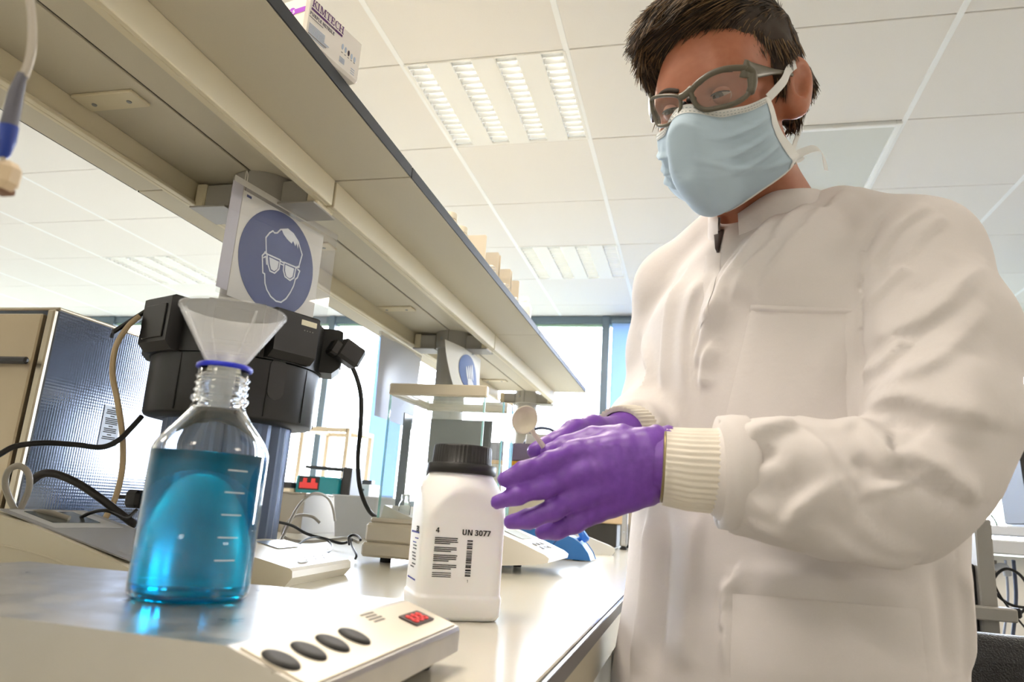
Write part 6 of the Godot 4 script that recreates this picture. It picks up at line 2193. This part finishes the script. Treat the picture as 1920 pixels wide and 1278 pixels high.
# ---------------------------------------------------------------- hair
func make_hair() -> void:
	var dark = mat("hair_brown", Color(0.17, 0.115, 0.068), 0.7)
	var f := Field.new()
	f.k = 0.02
	f.cut_k = 0.012
	var B = head_basis
	f.ellipsoid(hd(0, 0.060, -0.026), Vector3(0.084, 0.092, 0.100), B)
	f.ellipsoid(hd(-0.004, 0.110, 0.040), Vector3(0.068, 0.038, 0.050), B)
	f.ellipsoid(hd(-0.046, 0.092, 0.050), Vector3(0.027, 0.030, 0.032), B)
	f.bone(hd(0.074, 0.050, -0.005), hd(0.0765, 0.004, 0.004), 0.013, 0.0045)
	f.bone(hd(-0.074, 0.070, 0.050), hd(-0.0765, 0.015, 0.040), 0.016, 0.006)
	f.bone(hd(0.055, 0.02, -0.080), hd(0.050, -0.016, -0.076), 0.030, 0.016)
	f.bone(hd(-0.055, 0.02, -0.080), hd(-0.050, -0.016, -0.076), 0.030, 0.016)
	# leave face, ears and neck free
	f.cut(hd(0.006, 0.000, 0.088), Vector3(0.064, 0.072, 0.060), B)
	f.cut(hd(0.090, 0.000, -0.026), Vector3(0.024, 0.034, 0.026), B)
	f.cut(hd(-0.090, 0.000, -0.026), Vector3(0.024, 0.034, 0.026), B)
	f.cut(hd(0, -0.090, 0.02), Vector3(0.12, 0.085, 0.10), B)
	var lo = Vector3(-0.16, 1.44, -1.06)
	var hi = Vector3(0.22, 1.78, -0.68)
	var r = surface_net(f, lo, hi, 0.0042)
	var v: PackedVector3Array = r[0]
	var t: PackedInt32Array = r[1]
	v = net_smooth(v, t, 1)
	var n = net_normals(v, t)
	var nz := FastNoiseLite.new()
	nz.seed = 9
	nz.frequency = 60.0
	var wv := FastNoiseLite.new()
	wv.seed = 31
	wv.frequency = 26.0
	for i in v.size():
		v[i] += n[i] * (0.0035 * wv.get_noise_3dv(v[i]) - 0.001)
	var hair = on_man(net_obj("hair", v, t, dark, man))
	hair.set_meta("label", "short tousled dark brown hair")
	# locks: tapered strands that start in the mass and follow a combed direction
	rng.seed = 99
	var inv = head_basis.inverse()
	var tones = [dark, mat("hair_mid", Color(0.30, 0.215, 0.125), 0.65), mat("hair_light", Color(0.44, 0.335, 0.205), 0.6)]
	var sts = [mb(), mb(), mb()]
	var count := 0
	var step = maxi(1, v.size() / 9000)
	for i in range(0, v.size(), step):
		var p = inv * (v[i] - HEAD_AT)
		var nn = inv * n[i]
		if nn.z > 0.4 and p.y < 0.055 and absf(p.x) < 0.055: continue
		if p.y < -0.02 and p.z > -0.03: continue
		# combed forwards and up on the top, downwards on the sides and the back
		var top = smoothstep(0.06, 0.115, p.y)
		var swirl = wv.get_noise_3dv(v[i] * 0.6) * 1.3
		var dir = Vector3(-0.45 + swirl * 0.9, 0.10, 1.0).lerp(Vector3(0.0, -1.0, -0.25 + swirl * 0.5), 1.0 - top)
		var frontness = smoothstep(0.02, 0.08, p.z) * top
		dir += Vector3(swirl * 0.8 - 0.5 * frontness, -0.25 * frontness, 0)
		dir = (dir - nn * dir.dot(nn) * 0.85).normalized()
		var L = lerpf(0.020, 0.036, top) * rng.randf_range(0.7, 1.2)
		var lift = lerpf(0.09, 0.22, top) * rng.randf_range(0.3, 1.2)
		var pts := []
		var rad := []
		var bend = Vector3(rng.randf_range(-0.3, 0.3), -0.35, rng.randf_range(-0.1, 0.25))
		for k in 6:
			var s = k / 5.0
			var q = p - nn * 0.0015 + dir * L * s + nn * (lift * L * (s - 0.6 * s * s)) + bend * L * 0.45 * s * s
			pts.append(HEAD_AT + head_basis * q)
			rad.append(lerpf(0.0010, 0.0002, s * s))
		tube(sts[rng.randi() % 3 if rng.randf() < 0.75 else 0], pts, rad, 3, false)
		count += 1
	for k in 3:
		var lk = obj("locks", sts[k], tones[k], hair)
		lk.set_meta("kind", "stuff")

# ---------------------------------------------------------------- mask
func make_mask() -> void:
	var f := Field.new()
	f.k = 0.045
	var B = head_basis
	f.ellipsoid(hd(0, -0.030, 0.026), Vector3(0.065, 0.093, 0.064), B)
	f.bone(hd(0.0, -0.002, 0.094), hd(0, -0.044, 0.114), 0.010, 0.012)
	f.bone(hd(0.0, -0.044, 0.114), hd(0, -0.085, 0.101), 0.012, 0.020)
	f.bone(hd(0.0, -0.085, 0.101), hd(0, -0.112, 0.080), 0.020, 0.022)
	f.bone(hd(0.040, -0.034, 0.060), hd(-0.036, -0.034, 0.060), 0.022, 0.022)
	f.bone(hd(0.050, -0.080, 0.020), hd(-0.050, -0.080, 0.020), 0.026, 0.026)
	var blue = mat("mask_blue", Color(0.71, 0.79, 0.85), 0.8)
	blue.albedo_texture = noise_tex(256, 0.4, Color(0.93, 0.94, 0.95), Color(1, 1, 1), FastNoiseLite.TYPE_SIMPLEX, 3, 91)
	blue.uv1_triplanar = true
	blue.uv1_scale = Vector3.ONE * 14.0
	blue.backlight_enabled = true
	blue.backlight = Color(0.15, 0.18, 0.19)
	var white = mat("mask_white", Color(0.87, 0.88, 0.88), 0.85)
	var NU := 56
	var NV := 60
	var grid := []
	for j in NV + 1:
		var row := PackedVector3Array()
		var v = float(j) / NV
		for i in NU + 1:
			var u = -1.0 + 2.0 * i / NU
			var au = absf(u)
			# top edge dips from the nose bridge to the cheeks, bottom edge closes under the chin
			var ytop = lerpf(-0.006, -0.022, smoothstep(0.0, 0.38, au)) + 0.010 * smoothstep(0.55, 1.0, au)
			var ybot = lerpf(-0.134, -0.088, pow(au, 1.9))
			var y = lerpf(ytop, ybot, v)
			var th = u * deg_to_rad(lerpf(67.0, 88.0, smoothstep(0.35, 1.0, v)))
			var dir = Vector3(sin(th), -0.55 * smoothstep(0.72, 1.0, v) * (1 - au), cos(th)).normalized()
			var o = Vector3(0, y + 0.02 * smoothstep(0.72, 1.0, v) * (1 - au), 0.012)
			var w = f.cast(hd(o.x + dir.x * 0.32, o.y + dir.y * 0.32, o.z + dir.z * 0.32), -(B * dir))
			var push := 0.0015
			# three pleats that open towards the middle
			for pl in [0.30, 0.50, 0.68]:
				var c = pl + 0.05 * (1.0 - au) - 0.02 * u
				var dv = v - c
				push += 0.0048 * smoothstep(-0.10, 0.0, dv) * (1.0 - smoothstep(0.0, 0.012, dv)) * smoothstep(0.12, 0.5, au) * smoothstep(0.92, 0.74, au)
			# rumples beside the nose and across the cheek
			push += 0.0045 * exp(-pow((u + 0.42 + 0.15 * v) / 0.055, 2.0)) * smoothstep(0.1, 0.35, v) * smoothstep(0.85, 0.5, v)
			push += -0.0040 * exp(-pow((u + 0.30 + 0.05 * v) / 0.06, 2.0)) * smoothstep(0.2, 0.45, v) * smoothstep(0.85, 0.55, v)
			push += 0.0022 * sin(6.0 * u + 9.0 * v) * smoothstep(0.35, 0.8, v)
			push += 0.0030 * exp(-pow((v - 0.62 - 0.45 * (u - 0.3)) / 0.035, 2.0)) * smoothstep(0.0, 0.3, u)
			row.append(w + (B * dir) * push)
		grid.append(row)
	# the grid in strips: white top band, blue field, white side tapes
	var add = func(called: String, j0: int, j1: int, i0: int, i1: int, m: Material, lift: float, lb := "") -> void:
		var st := mb()
		var rr := []
		for j in range(j0, j1 + 1):
			var r := PackedVector3Array()
			for i in range(i0, i1 + 1):
				var cdir: Vector3 = (grid[j][i] - hd(0, -0.05, 0.0)).normalized()
				r.append(grid[j][i] + cdir * lift)
			rr.append(r)
		rings(st, rr, false, false, false)
		# inner side a little behind, so the cloth has thickness
		on_man(obj(called, st, m, mask_root, lb)).position = Vector3.ZERO
	mask_root = on_man(Node3D.new())
	mask_root.name = "face_mask"
	man.add_child(mask_root, true)
	mask_root.set_meta("label", "pale blue pleated face mask with white edges")
	add.call("mask_field", 0, NV, 0, NU, blue, 0.0)
	add.call("edge_tape", 0, 5, 0, NU, white, 0.0008, "white top band of the mask")
	add.call("edge_tape", 0, NV, 0, 3, white, 0.0010)
	add.call("edge_tape", 0, NV, NU - 3, NU, white, 0.0010)
	add.call("edge_tape", NV - 2, NV, 0, NU, white, 0.0008)
	var stitch := mat("stitch", Color(0.60, 0.66, 0.69), 0.9)
	for j in [2, 4]:
		var st := mb()
		for i in range(3, NU - 3):
			var cdir: Vector3 = (grid[j][i] - hd(0, -0.05, 0.0)).normalized()
			var a: Vector3 = grid[j][i] + cdir * 0.0012
			var b: Vector3 = grid[j][i].lerp(grid[j][i + 1], 0.5) + cdir * 0.0012
			tube(st, [a, b], 0.00035, 4, false)
		obj("stitch_line", st, stitch, mask_root)
	# tapes: over the ear, and from the lower corner up behind the neck
	var tl: Vector3 = grid[1][NU - 1]
	var bl: Vector3 = grid[NV - 2][NU - 1]
	ribbon([tl, tl.lerp(hd(0.082, 0.022, 0.0), 0.5) + head_basis * Vector3(0.006, 0.0, 0.0), hd(0.083, 0.020, 0.002), hd(0.085, 0.030, -0.020), hd(0.075, 0.040, -0.055), hd(0.05, 0.045, -0.10)], 0.0105, white, head_basis * Vector3(1, 0, 0.2))
	var nk = at_d(1500, 288, 0.975)
	ribbon([bl, at_d(1483, 296, 0.93), at_d(1490, 270, 0.955), at_d(1503, 235, 0.965), at_d(1508, 215, 0.97), at_d(1512, 200, 0.985)], 0.0085, white, head_basis * Vector3(1, 0, 0.0))
	ribbon([at_d(1486, 296, 0.945), at_d(1505, 285, 0.985), at_d(1530, 278, 1.01), at_d(1543, 292, 1.02), at_d(1549, 320, 1.02)], 0.012, white, head_basis * Vector3(0.8, 0.5, 0.0))
	ribbon([at_d(1480, 302, 0.94), at_d(1494, 300, 0.965), at_d(1504, 292, 0.98)], 0.010, white, head_basis * Vector3(0.8, 0.5, 0.0))
var mask_root: Node3D

func ribbon(pts: Array, width: float, m: Material, face: Vector3) -> void:
	var c = curve(pts, 6)
	var st := mb()
	var rr := []
	for i in c.size():
		var d: Vector3 = (c[mini(i + 1, c.size() - 1)] - c[maxi(i - 1, 0)]).normalized()
		var s = d.cross(face).normalized()
		var n = s.cross(d)
		var h = s * width / 2
		rr.append(PackedVector3Array([c[i] - h - n * 0.0004, c[i] + h - n * 0.0004, c[i] + h + n * 0.0004, c[i] - h + n * 0.0004]))
	rings(st, rr, true, true, true, -1)
	obj("tape", st, m, mask_root)

# ---------------------------------------------------------------- safety glasses
func glass_pt(zx: float, zy: float, out := 0.0) -> Vector3:
	# a pixel (in the enlarged view of the face) taken to the curved front of the glasses
	var d = ray(1180.0 + zx / 4.26, zy / 4.26).normalized()
	var inv = head_basis.inverse()
	var t = 0.6
	for k in 400:
		var q = inv * (EYE + d * t - HEAD_AT)
		if q.z < 0.121 - 6.2 * q.x * q.x + out: break
		t += 0.001
	return EYE + d * t

func make_glasses() -> void:
	var g = on_man(Node3D.new())
	g.name = "safety_glasses"
	man.add_child(g, true)
	g.set_meta("label", "olive grey safety glasses with clear wrap-round lenses")
	var fm = mat("glasses_olive", Color(0.33, 0.31, 0.255), 0.36)
	var lens = glass_mat("glasses_lens", Color(0.97, 0.97, 0.95), 0.06)
	var outl = [[[490, 735], [520, 690], [580, 635], [660, 585], [760, 552], [860, 542], [935, 548], [962, 580], [966, 660], [955, 740], [890, 800], [800, 840], [690, 866], [610, 876], [550, 852], [512, 800]],
		[[172, 800], [200, 778], [260, 765], [330, 762], [385, 770], [408, 800], [408, 870], [380, 940], [320, 990], [250, 1008], [222, 985], [190, 900]]]
	for k in 2:
		var pts := []
		for q in outl[k]: pts.append(glass_pt(q[0], q[1]))
		var loop: Array = pts.duplicate()
		loop.append(pts[0])
		var c = curve(loop, 4)
		var st := mb()
		var rad := []
		for i in c.size():
			var u = float(i) / c.size()
			rad.append((0.0036 if u < 0.48 else 0.0030) if k == 0 else 0.0022)
		tube(st, c, rad, 10, false)
		obj("rim", st, fm, g)
		var mid := Vector3()
		for p in pts: mid += p / pts.size()
		var ls := mb()
		ls.set_smooth_group(0)
		for i in c.size() - 1:
			var a = mid.lerp(c[i], 0.5); var b = mid.lerp(c[i + 1], 0.5)
			var bulge = head_basis * Vector3(0, 0, 0.0022)
			a += bulge * 0.6; b += bulge * 0.6
			var out = head_basis.z
			tri(ls, mid + bulge, a, b, out)
			quad(ls, a, c[i], c[i + 1], b, out)
		obj("lens", ls, lens, g, "clear lens")
	var br := mb()
	tube(br, curve([glass_pt(400, 775), glass_pt(430, 765), glass_pt(465, 738), glass_pt(505, 700)], 4), [0.0030] + range(11).map(func(i): return 0.0042) + [0.0036], 10)
	obj("bridge", br, fm, g)
	for s in [[405, 880, 440, 830], [520, 790, 480, 800]]:
		var np := mb()
		var a = glass_pt(s[0], s[1], -0.004); var b = glass_pt(s[2], s[3], -0.012)
		tube(np, [a, b], [0.003, 0.0045], 8)
		obj("nose_pad", np, mat("nose_pad", Color(0.06, 0.055, 0.05), 0.5), g)
	# temples: broad at the hinge, narrowing to the ear
	for s in [1.0, -1.0]:
		var p0 = glass_pt(985, 560) if s > 0 else hd(-0.069, 0.004, 0.078)
		var tp := mb()
		var path: Array
		if s > 0:
			path = curve([glass_pt(900, 545), glass_pt(985, 560), hd(0.0765, 0.016, 0.045), hd(0.0795, 0.017, 0.015), hd(0.0815, 0.016, -0.015), hd(0.0805, 0.004, -0.040)], 5)
		else:
			path = curve([glass_pt(172, 800), hd(-0.071, 0.006, 0.070), hd(-0.0775, 0.012, 0.040), hd(-0.0805, 0.014, 0.0), hd(-0.0805, 0.012, -0.020), hd(-0.0805, 0.0, -0.040)], 5)
		var rr := []
		for i in path.size():
			var u = float(i) / (path.size() - 1)
			var d: Vector3 = (path[mini(i + 1, path.size() - 1)] - path[maxi(i - 1, 0)]).normalized()
			var up = (head_basis.y - d * head_basis.y.dot(d)).normalized()
			var side = d.cross(up)
			var hh = lerpf(0.0098, 0.0030, smoothstep(0.12, 0.55, u))
			var ring := PackedVector3Array()
			for j in 12:
				var a = TAU * j / 12
				ring.append(path[i] + up * cos(a) * hh + side * sin(a) * 0.0017)
			rr.append(ring)
		rings(tp, rr)
		obj("temple", tp, fm, g)
	# outer corner block joining rim and temple
	var cb := mb()
	tube(cb, curve([glass_pt(930, 545), glass_pt(985, 590), glass_pt(985, 680), glass_pt(960, 750)], 4), [0.0045] + range(11).map(func(i): return 0.0050) + [0.0034], 10)
	obj("hinge_block", cb, fm, g)

# ---------------------------------------------------------------- collar, shirt
func make_collar() -> void:
	# stand-up collar: a band round the neck, open in front
	var st := mb()
	var c0 = Vector3(0.099, 1.405, -0.972)
	var ax = Vector3(-0.16, 1.0, 0.22).normalized()
	var front = Vector3(-0.66, 0, 0.75)
	front = (front - ax * front.dot(ax)).normalized()
	var left = ax.cross(front)
	var rows := []
	var N := 56
	for j in 8:
		var v = j / 7.0
		var ring := PackedVector3Array()
		for i in N + 1:
			var a = lerpf(0.16, TAU - 0.30, float(i) / N)
			var open = minf(a, TAU - a)
			var flare = lerpf(1.22, 1.0, v)
			var rx = 0.072 * flare
			var rz = 0.077 * flare
			var h = lerpf(-0.045, 0.052, v)
			# the front ends drop and part
			h -= 0.020 * smoothstep(0.9, 0.0, open) * v
			ring.append(c0 + ax * h + left * sin(a) * rx + front * cos(a) * rz)
		rows.append(ring)
	for j in 8:
		var ring := PackedVector3Array()
		for i in N + 1:
			var p: Vector3 = rows[7 - j][i]
			var out = (p - c0)
			out = (out - ax * out.dot(ax)).normalized()
			ring.append(p - out * 0.0035)
		rows.append(ring)
	rings(st, rows, false, false, false)
	var col = on_man(obj("collar", st, coat_mat(), man, "stand-up white coat collar"))
	# shirt seen in the opening
	var sh := mb()
	tube(sh, [Vector3(0.104, 1.33, -0.99), Vector3(0.101, 1.38, -0.978), Vector3(0.098, 1.418, -0.966)], [0.082, 0.071, 0.063], 32)
	on_man(obj("shirt", sh, mat("shirt_brown", Color(0.20, 0.14, 0.12), 0.8), man, "dark shirt inside the coat collar"))

# ---------------------------------------------------------------- gloves
func glove_mat() -> StandardMaterial3D:
	if mats.has("nitrile_purple"): return mats["nitrile_purple"]
	var m = mat("nitrile_purple", Color(0.47, 0.27, 0.68), 0.42)
	m.albedo_texture = noise_tex(256, 0.05, Color(0.88, 0.86, 0.90), Color(1, 1, 1), FastNoiseLite.TYPE_SIMPLEX_SMOOTH, 4, 15)
	m.normal_enabled = true
	m.normal_texture = normal_tex(256, 0.03, 8.0, 3, 16)
	m.normal_scale = 0.10
	m.uv1_triplanar = true
	m.uv1_scale = Vector3.ONE * 9.0
	return m

func make_gloves() -> void:
	var f := Field.new()
	f.k = 0.006
	var D = func(x, y, d): return at_d(x, y, d)
	# his left hand, back towards the lens: wrist and palm
	var wrist = at_d(1232, 866, 0.748)
	f.bone(at_d(1262, 870, 0.745), wrist, 0.031, 0.031)
	var mcp = [[1078, 850, 0.752], [1066, 893, 0.742], [1084, 930, 0.742], [1115, 955, 0.750]]
	for i in 4:
		var m = at_d(mcp[i][0], mcp[i][1], mcp[i][2])
		f.bone(wrist.lerp(at_d(1225, 838 + 22 * i, 0.748), 0.8), m, 0.026, 0.0145)
	f.bone(at_d(1160, 842, 0.765), at_d(1110, 905, 0.757), 0.022, 0.018)
	# fingers: three segments each
	f.chain([[at_d(1078, 848, 0.752), 0.0125], [at_d(1030, 866, 0.738), 0.0104], [at_d(982, 883, 0.730), 0.0096], [at_d(946, 898, 0.727), 0.0078]])
	f.chain([[at_d(1062, 896, 0.742), 0.0120], [at_d(1018, 915, 0.728), 0.0098], [at_d(970, 929, 0.722), 0.0090], [at_d(932, 941, 0.722), 0.0074]])
	f.chain([[at_d(1082, 932, 0.742), 0.0118], [at_d(1036, 957, 0.732), 0.0104], [at_d(992, 972, 0.732), 0.0098], [at_d(958, 978, 0.736), 0.0080]])
	f.chain([[at_d(1115, 955, 0.750), 0.0125], [at_d(1080, 978, 0.745), 0.0108], [at_d(1044, 992, 0.747), 0.0100], [at_d(1018, 997, 0.752), 0.0085]])
	# thumb leaves the side of the palm and closes on the spoon handle
	f.chain([[at_d(1165, 832, 0.766), 0.022], [at_d(1112, 826, 0.778), 0.0150], [at_d(1062, 836, 0.776), 0.0115], [at_d(1030, 848, 0.768), 0.0098]])
	var lo = at_d(1080, 900, 0.75) - Vector3(0.14, 0.11, 0.10)
	var hi = at_d(1180, 880, 0.75) + Vector3(0.12, 0.10, 0.10)
	var r = surface_net(f, lo, hi, 0.0030)
	var v: PackedVector3Array = r[0]
	var t: PackedInt32Array = r[1]
	v = net_smooth(v, t, 1)
	var n = net_normals(v, t)
	# the rubber wrinkles: strongest round the wrist and over the knuckles
	var nz := FastNoiseLite.new()
	nz.seed = 12
	nz.frequency = 55.0
	var ax = (at_d(1262, 870, 0.745) - at_d(1100, 890, 0.745)).normalized()
	var w0 = at_d(1200, 866, 0.748)
	for i in v.size():
		var s = (v[i] - w0).dot(ax)
		var wr = smoothstep(-0.02, 0.02, s)
		var q = v[i] + Vector3(0, 0.3, 0) * s
		v[i] += n[i] * (0.0005 * nz.get_noise_3dv(v[i] * 0.5) + wr * 0.0008 * sin(s * 330.0 + 4.0 * nz.get_noise_3dv(q * 0.25)) + 0.0003 * sin(s * 380.0 + 7.0 * nz.get_noise_3dv(q * 0.2)) * smoothstep(-0.16, -0.10, s))
	var gl = on_man(net_obj("glove", v, t, glove_mat(), man))
	gl.set_meta("label", "purple nitrile glove on his left hand")
	# rolled, flaring edge of the glove
	var cf := mb()
	var R := []
	var d = (at_d(1255, 868, 0.746) - wrist).normalized()
	var u = (Vector3.UP - d * Vector3.UP.dot(d)).normalized()
	var ww = d.cross(u)
	for k in 5:
		var ring := PackedVector3Array()
		for j in 48:
			var a = TAU * j / 48
			var fl = [0.0335, 0.0340, 0.0352, 0.0362, 0.0352][k] * (1.0 + 0.025 * sin(4 * a + 0.5 * k) + 0.03 * k / 4.0 * maxf(0.0, cos(a)) ** 2)
			ring.append(wrist + d * (-0.004 + 0.0045 * k) + (u * cos(a) * 1.04 + ww * sin(a)) * fl)
		R.append(ring)
	rings(cf, R, true, false, false)
	obj("glove_edge", cf, glove_mat(), gl)
	# his right hand behind, palm up, fingers towards the spoon
	var h := Field.new()
	h.k = 0.010
	var rw = at_d(1172, 816, 0.885)
	h.bone(at_d(1185, 816, 0.91), rw, 0.030, 0.029)
	for m in [[1098, 822, 0.835], [1092, 832, 0.82], [1100, 845, 0.815], [1115, 855, 0.82]]:
		h.bone(rw, at_d(m[0], m[1], m[2]), 0.024, 0.0135)
	h.chain([[at_d(1098, 822, 0.835), 0.0125], [at_d(1066, 818, 0.815), 0.0112], [at_d(1040, 832, 0.795), 0.0102], [at_d(1024, 848, 0.785), 0.0092]])
	h.chain([[at_d(1092, 832, 0.82), 0.0125], [at_d(1050, 835, 0.80), 0.0110], [at_d(1020, 842, 0.785), 0.0100], [at_d(1004, 846, 0.778), 0.0095]])
	h.chain([[at_d(1100, 845, 0.815), 0.0120], [at_d(1065, 860, 0.80), 0.0108], [at_d(1040, 866, 0.79), 0.0098], [at_d(1024, 866, 0.786), 0.0090]])
	h.chain([[at_d(1115, 855, 0.82), 0.0115], [at_d(1085, 872, 0.81), 0.0100], [at_d(1066, 880, 0.80), 0.0090], [at_d(1052, 880, 0.797), 0.0082]])
	h.chain([[at_d(1140, 812, 0.86), 0.018], [at_d(1112, 802, 0.835), 0.0140], [at_d(1080, 806, 0.81), 0.0112], [at_d(1056, 822, 0.79), 0.0095]])
	var lo2 = at_d(1090, 840, 0.83) - Vector3(0.12, 0.09, 0.11)
	var hi2 = at_d(1090, 840, 0.83) + Vector3(0.13, 0.09, 0.11)
	var g2 = on_man(net("glove", h, lo2, hi2, 0.0034, glove_mat(), man, 1))
	g2.set_meta("label", "purple nitrile glove on his right hand, mostly hidden")
	# watch-like metal strap edge between glove and cuff
	var wt := mb()
	var wc = at_d(1243, 871, 0.7465)
	var ring_pts := []
	for j in 33:
		var a = TAU * j / 32
		ring_pts.append(wc + u * cos(a) * 0.0365 + ww * sin(a) * 0.0365)
	tube(wt, ring_pts, 0.0022, 6, false)
	on_man(obj("wrist_strap", wt, mat("strap_brass", Color(0.55, 0.50, 0.36), 0.35, 0.6), man, "thin brass-coloured wrist strap"))

# ---------------------------------------------------------------- legs and shoes (below the picture)
func make_legs() -> void:
	var f := Field.new()
	f.k = 0.03
	var L = Vector3(0.733, 0, 0.68)
	var F = Vector3(-0.68, 0, 0.733)
	var c = Vector3(0.15, 0, -1.06)
	f.ellipsoid(c + Vector3(0, 0.80, 0), Vector3(0.17, 0.14, 0.12), Basis(L, Vector3.UP, F))
	for s in [-1.0, 1.0]:
		f.chain([[c + L * s * 0.09 + Vector3(0, 0.78, 0), 0.085], [c + L * s * 0.10 + F * 0.02 + Vector3(0, 0.45, 0), 0.066], [c + L * s * 0.105 - F * 0.02 + Vector3(0, 0.09, 0), 0.055]])
	on_man(net("trousers", f, Vector3(-0.12, 0.02, -1.32), Vector3(0.42, 0.94, -0.80), 0.014, mat("trouser_navy", Color(0.10, 0.11, 0.15), 0.8), man, 2))
	for s in [-1.0, 1.0]:
		var g := Field.new()
		g.k = 0.02
		var h = c + L * s * 0.105 - F * 0.03
		g.bone(h + Vector3(0, 0.050, 0), h + F * 0.06 + Vector3(0, 0.045, 0), 0.043, 0.042)
		g.bone(h + F * 0.06 + Vector3(0, 0.042, 0), h + F * 0.19 + Vector3(0, 0.034, 0), 0.042, 0.030)
		g.cut(h + F * 0.08 - Vector3(0, 0.046, 0), Vector3(0.3, 0.05, 0.3))
		on_man(net("shoe", g, h - Vector3(0.28, 0.02, 0.28), h + Vector3(0.28, 0.14, 0.28), 0.010, mat("shoe_black", Color(0.05, 0.05, 0.05), 0.4), man, 1))

# ---------------------------------------------------------------- spoon
func make_spoon() -> void:
	var bc = at_d(983, 786, 0.752)
	var tipp = at_d(1028, 850, 0.770)
	var o = thing("measuring_spoon", "round white plastic measuring spoon held between the purple fingertips", "spoon", bc)
	var white = mat("spoon_plastic", Color(0.90, 0.87, 0.80), 0.45)
	# disc-like bowl facing the lens
	var ax = (tipp - bc).normalized()
	var nrm = (EYE - bc)
	nrm = (nrm - ax * nrm.dot(ax)).normalized()
	nrm = (nrm + Vector3(0.10, 0.25, 0)).normalized()
	var t = frame_of(Vector3.ZERO, ax, nrm)       # y out of the bowl's mouth
	var st := mb()
	var R = 0.0152
	lathe(st, [Vector2(0.0001, -0.0062), Vector2(R * 0.45, -0.0055), Vector2(R * 0.78, -0.0032), Vector2(R * 0.95, 0.0), Vector2(R, 0.0018), Vector2(R * 0.95, 0.0022), Vector2(R * 0.88, 0.0012), Vector2(R * 0.7, -0.0016), Vector2(R * 0.4, -0.0038), Vector2(0.0001, -0.0045)], 40, t, false, false)
	obj("bowl", st, white, o)
	var hm := mb()
	var a = ax * R * 0.9
	var b = tipp - bc
	tube(hm, [a, a.lerp(b, 0.3), a.lerp(b, 0.7), b], [0.0030, 0.0027, 0.0029, 0.0030], 10)
	obj("handle", hm, white, o)
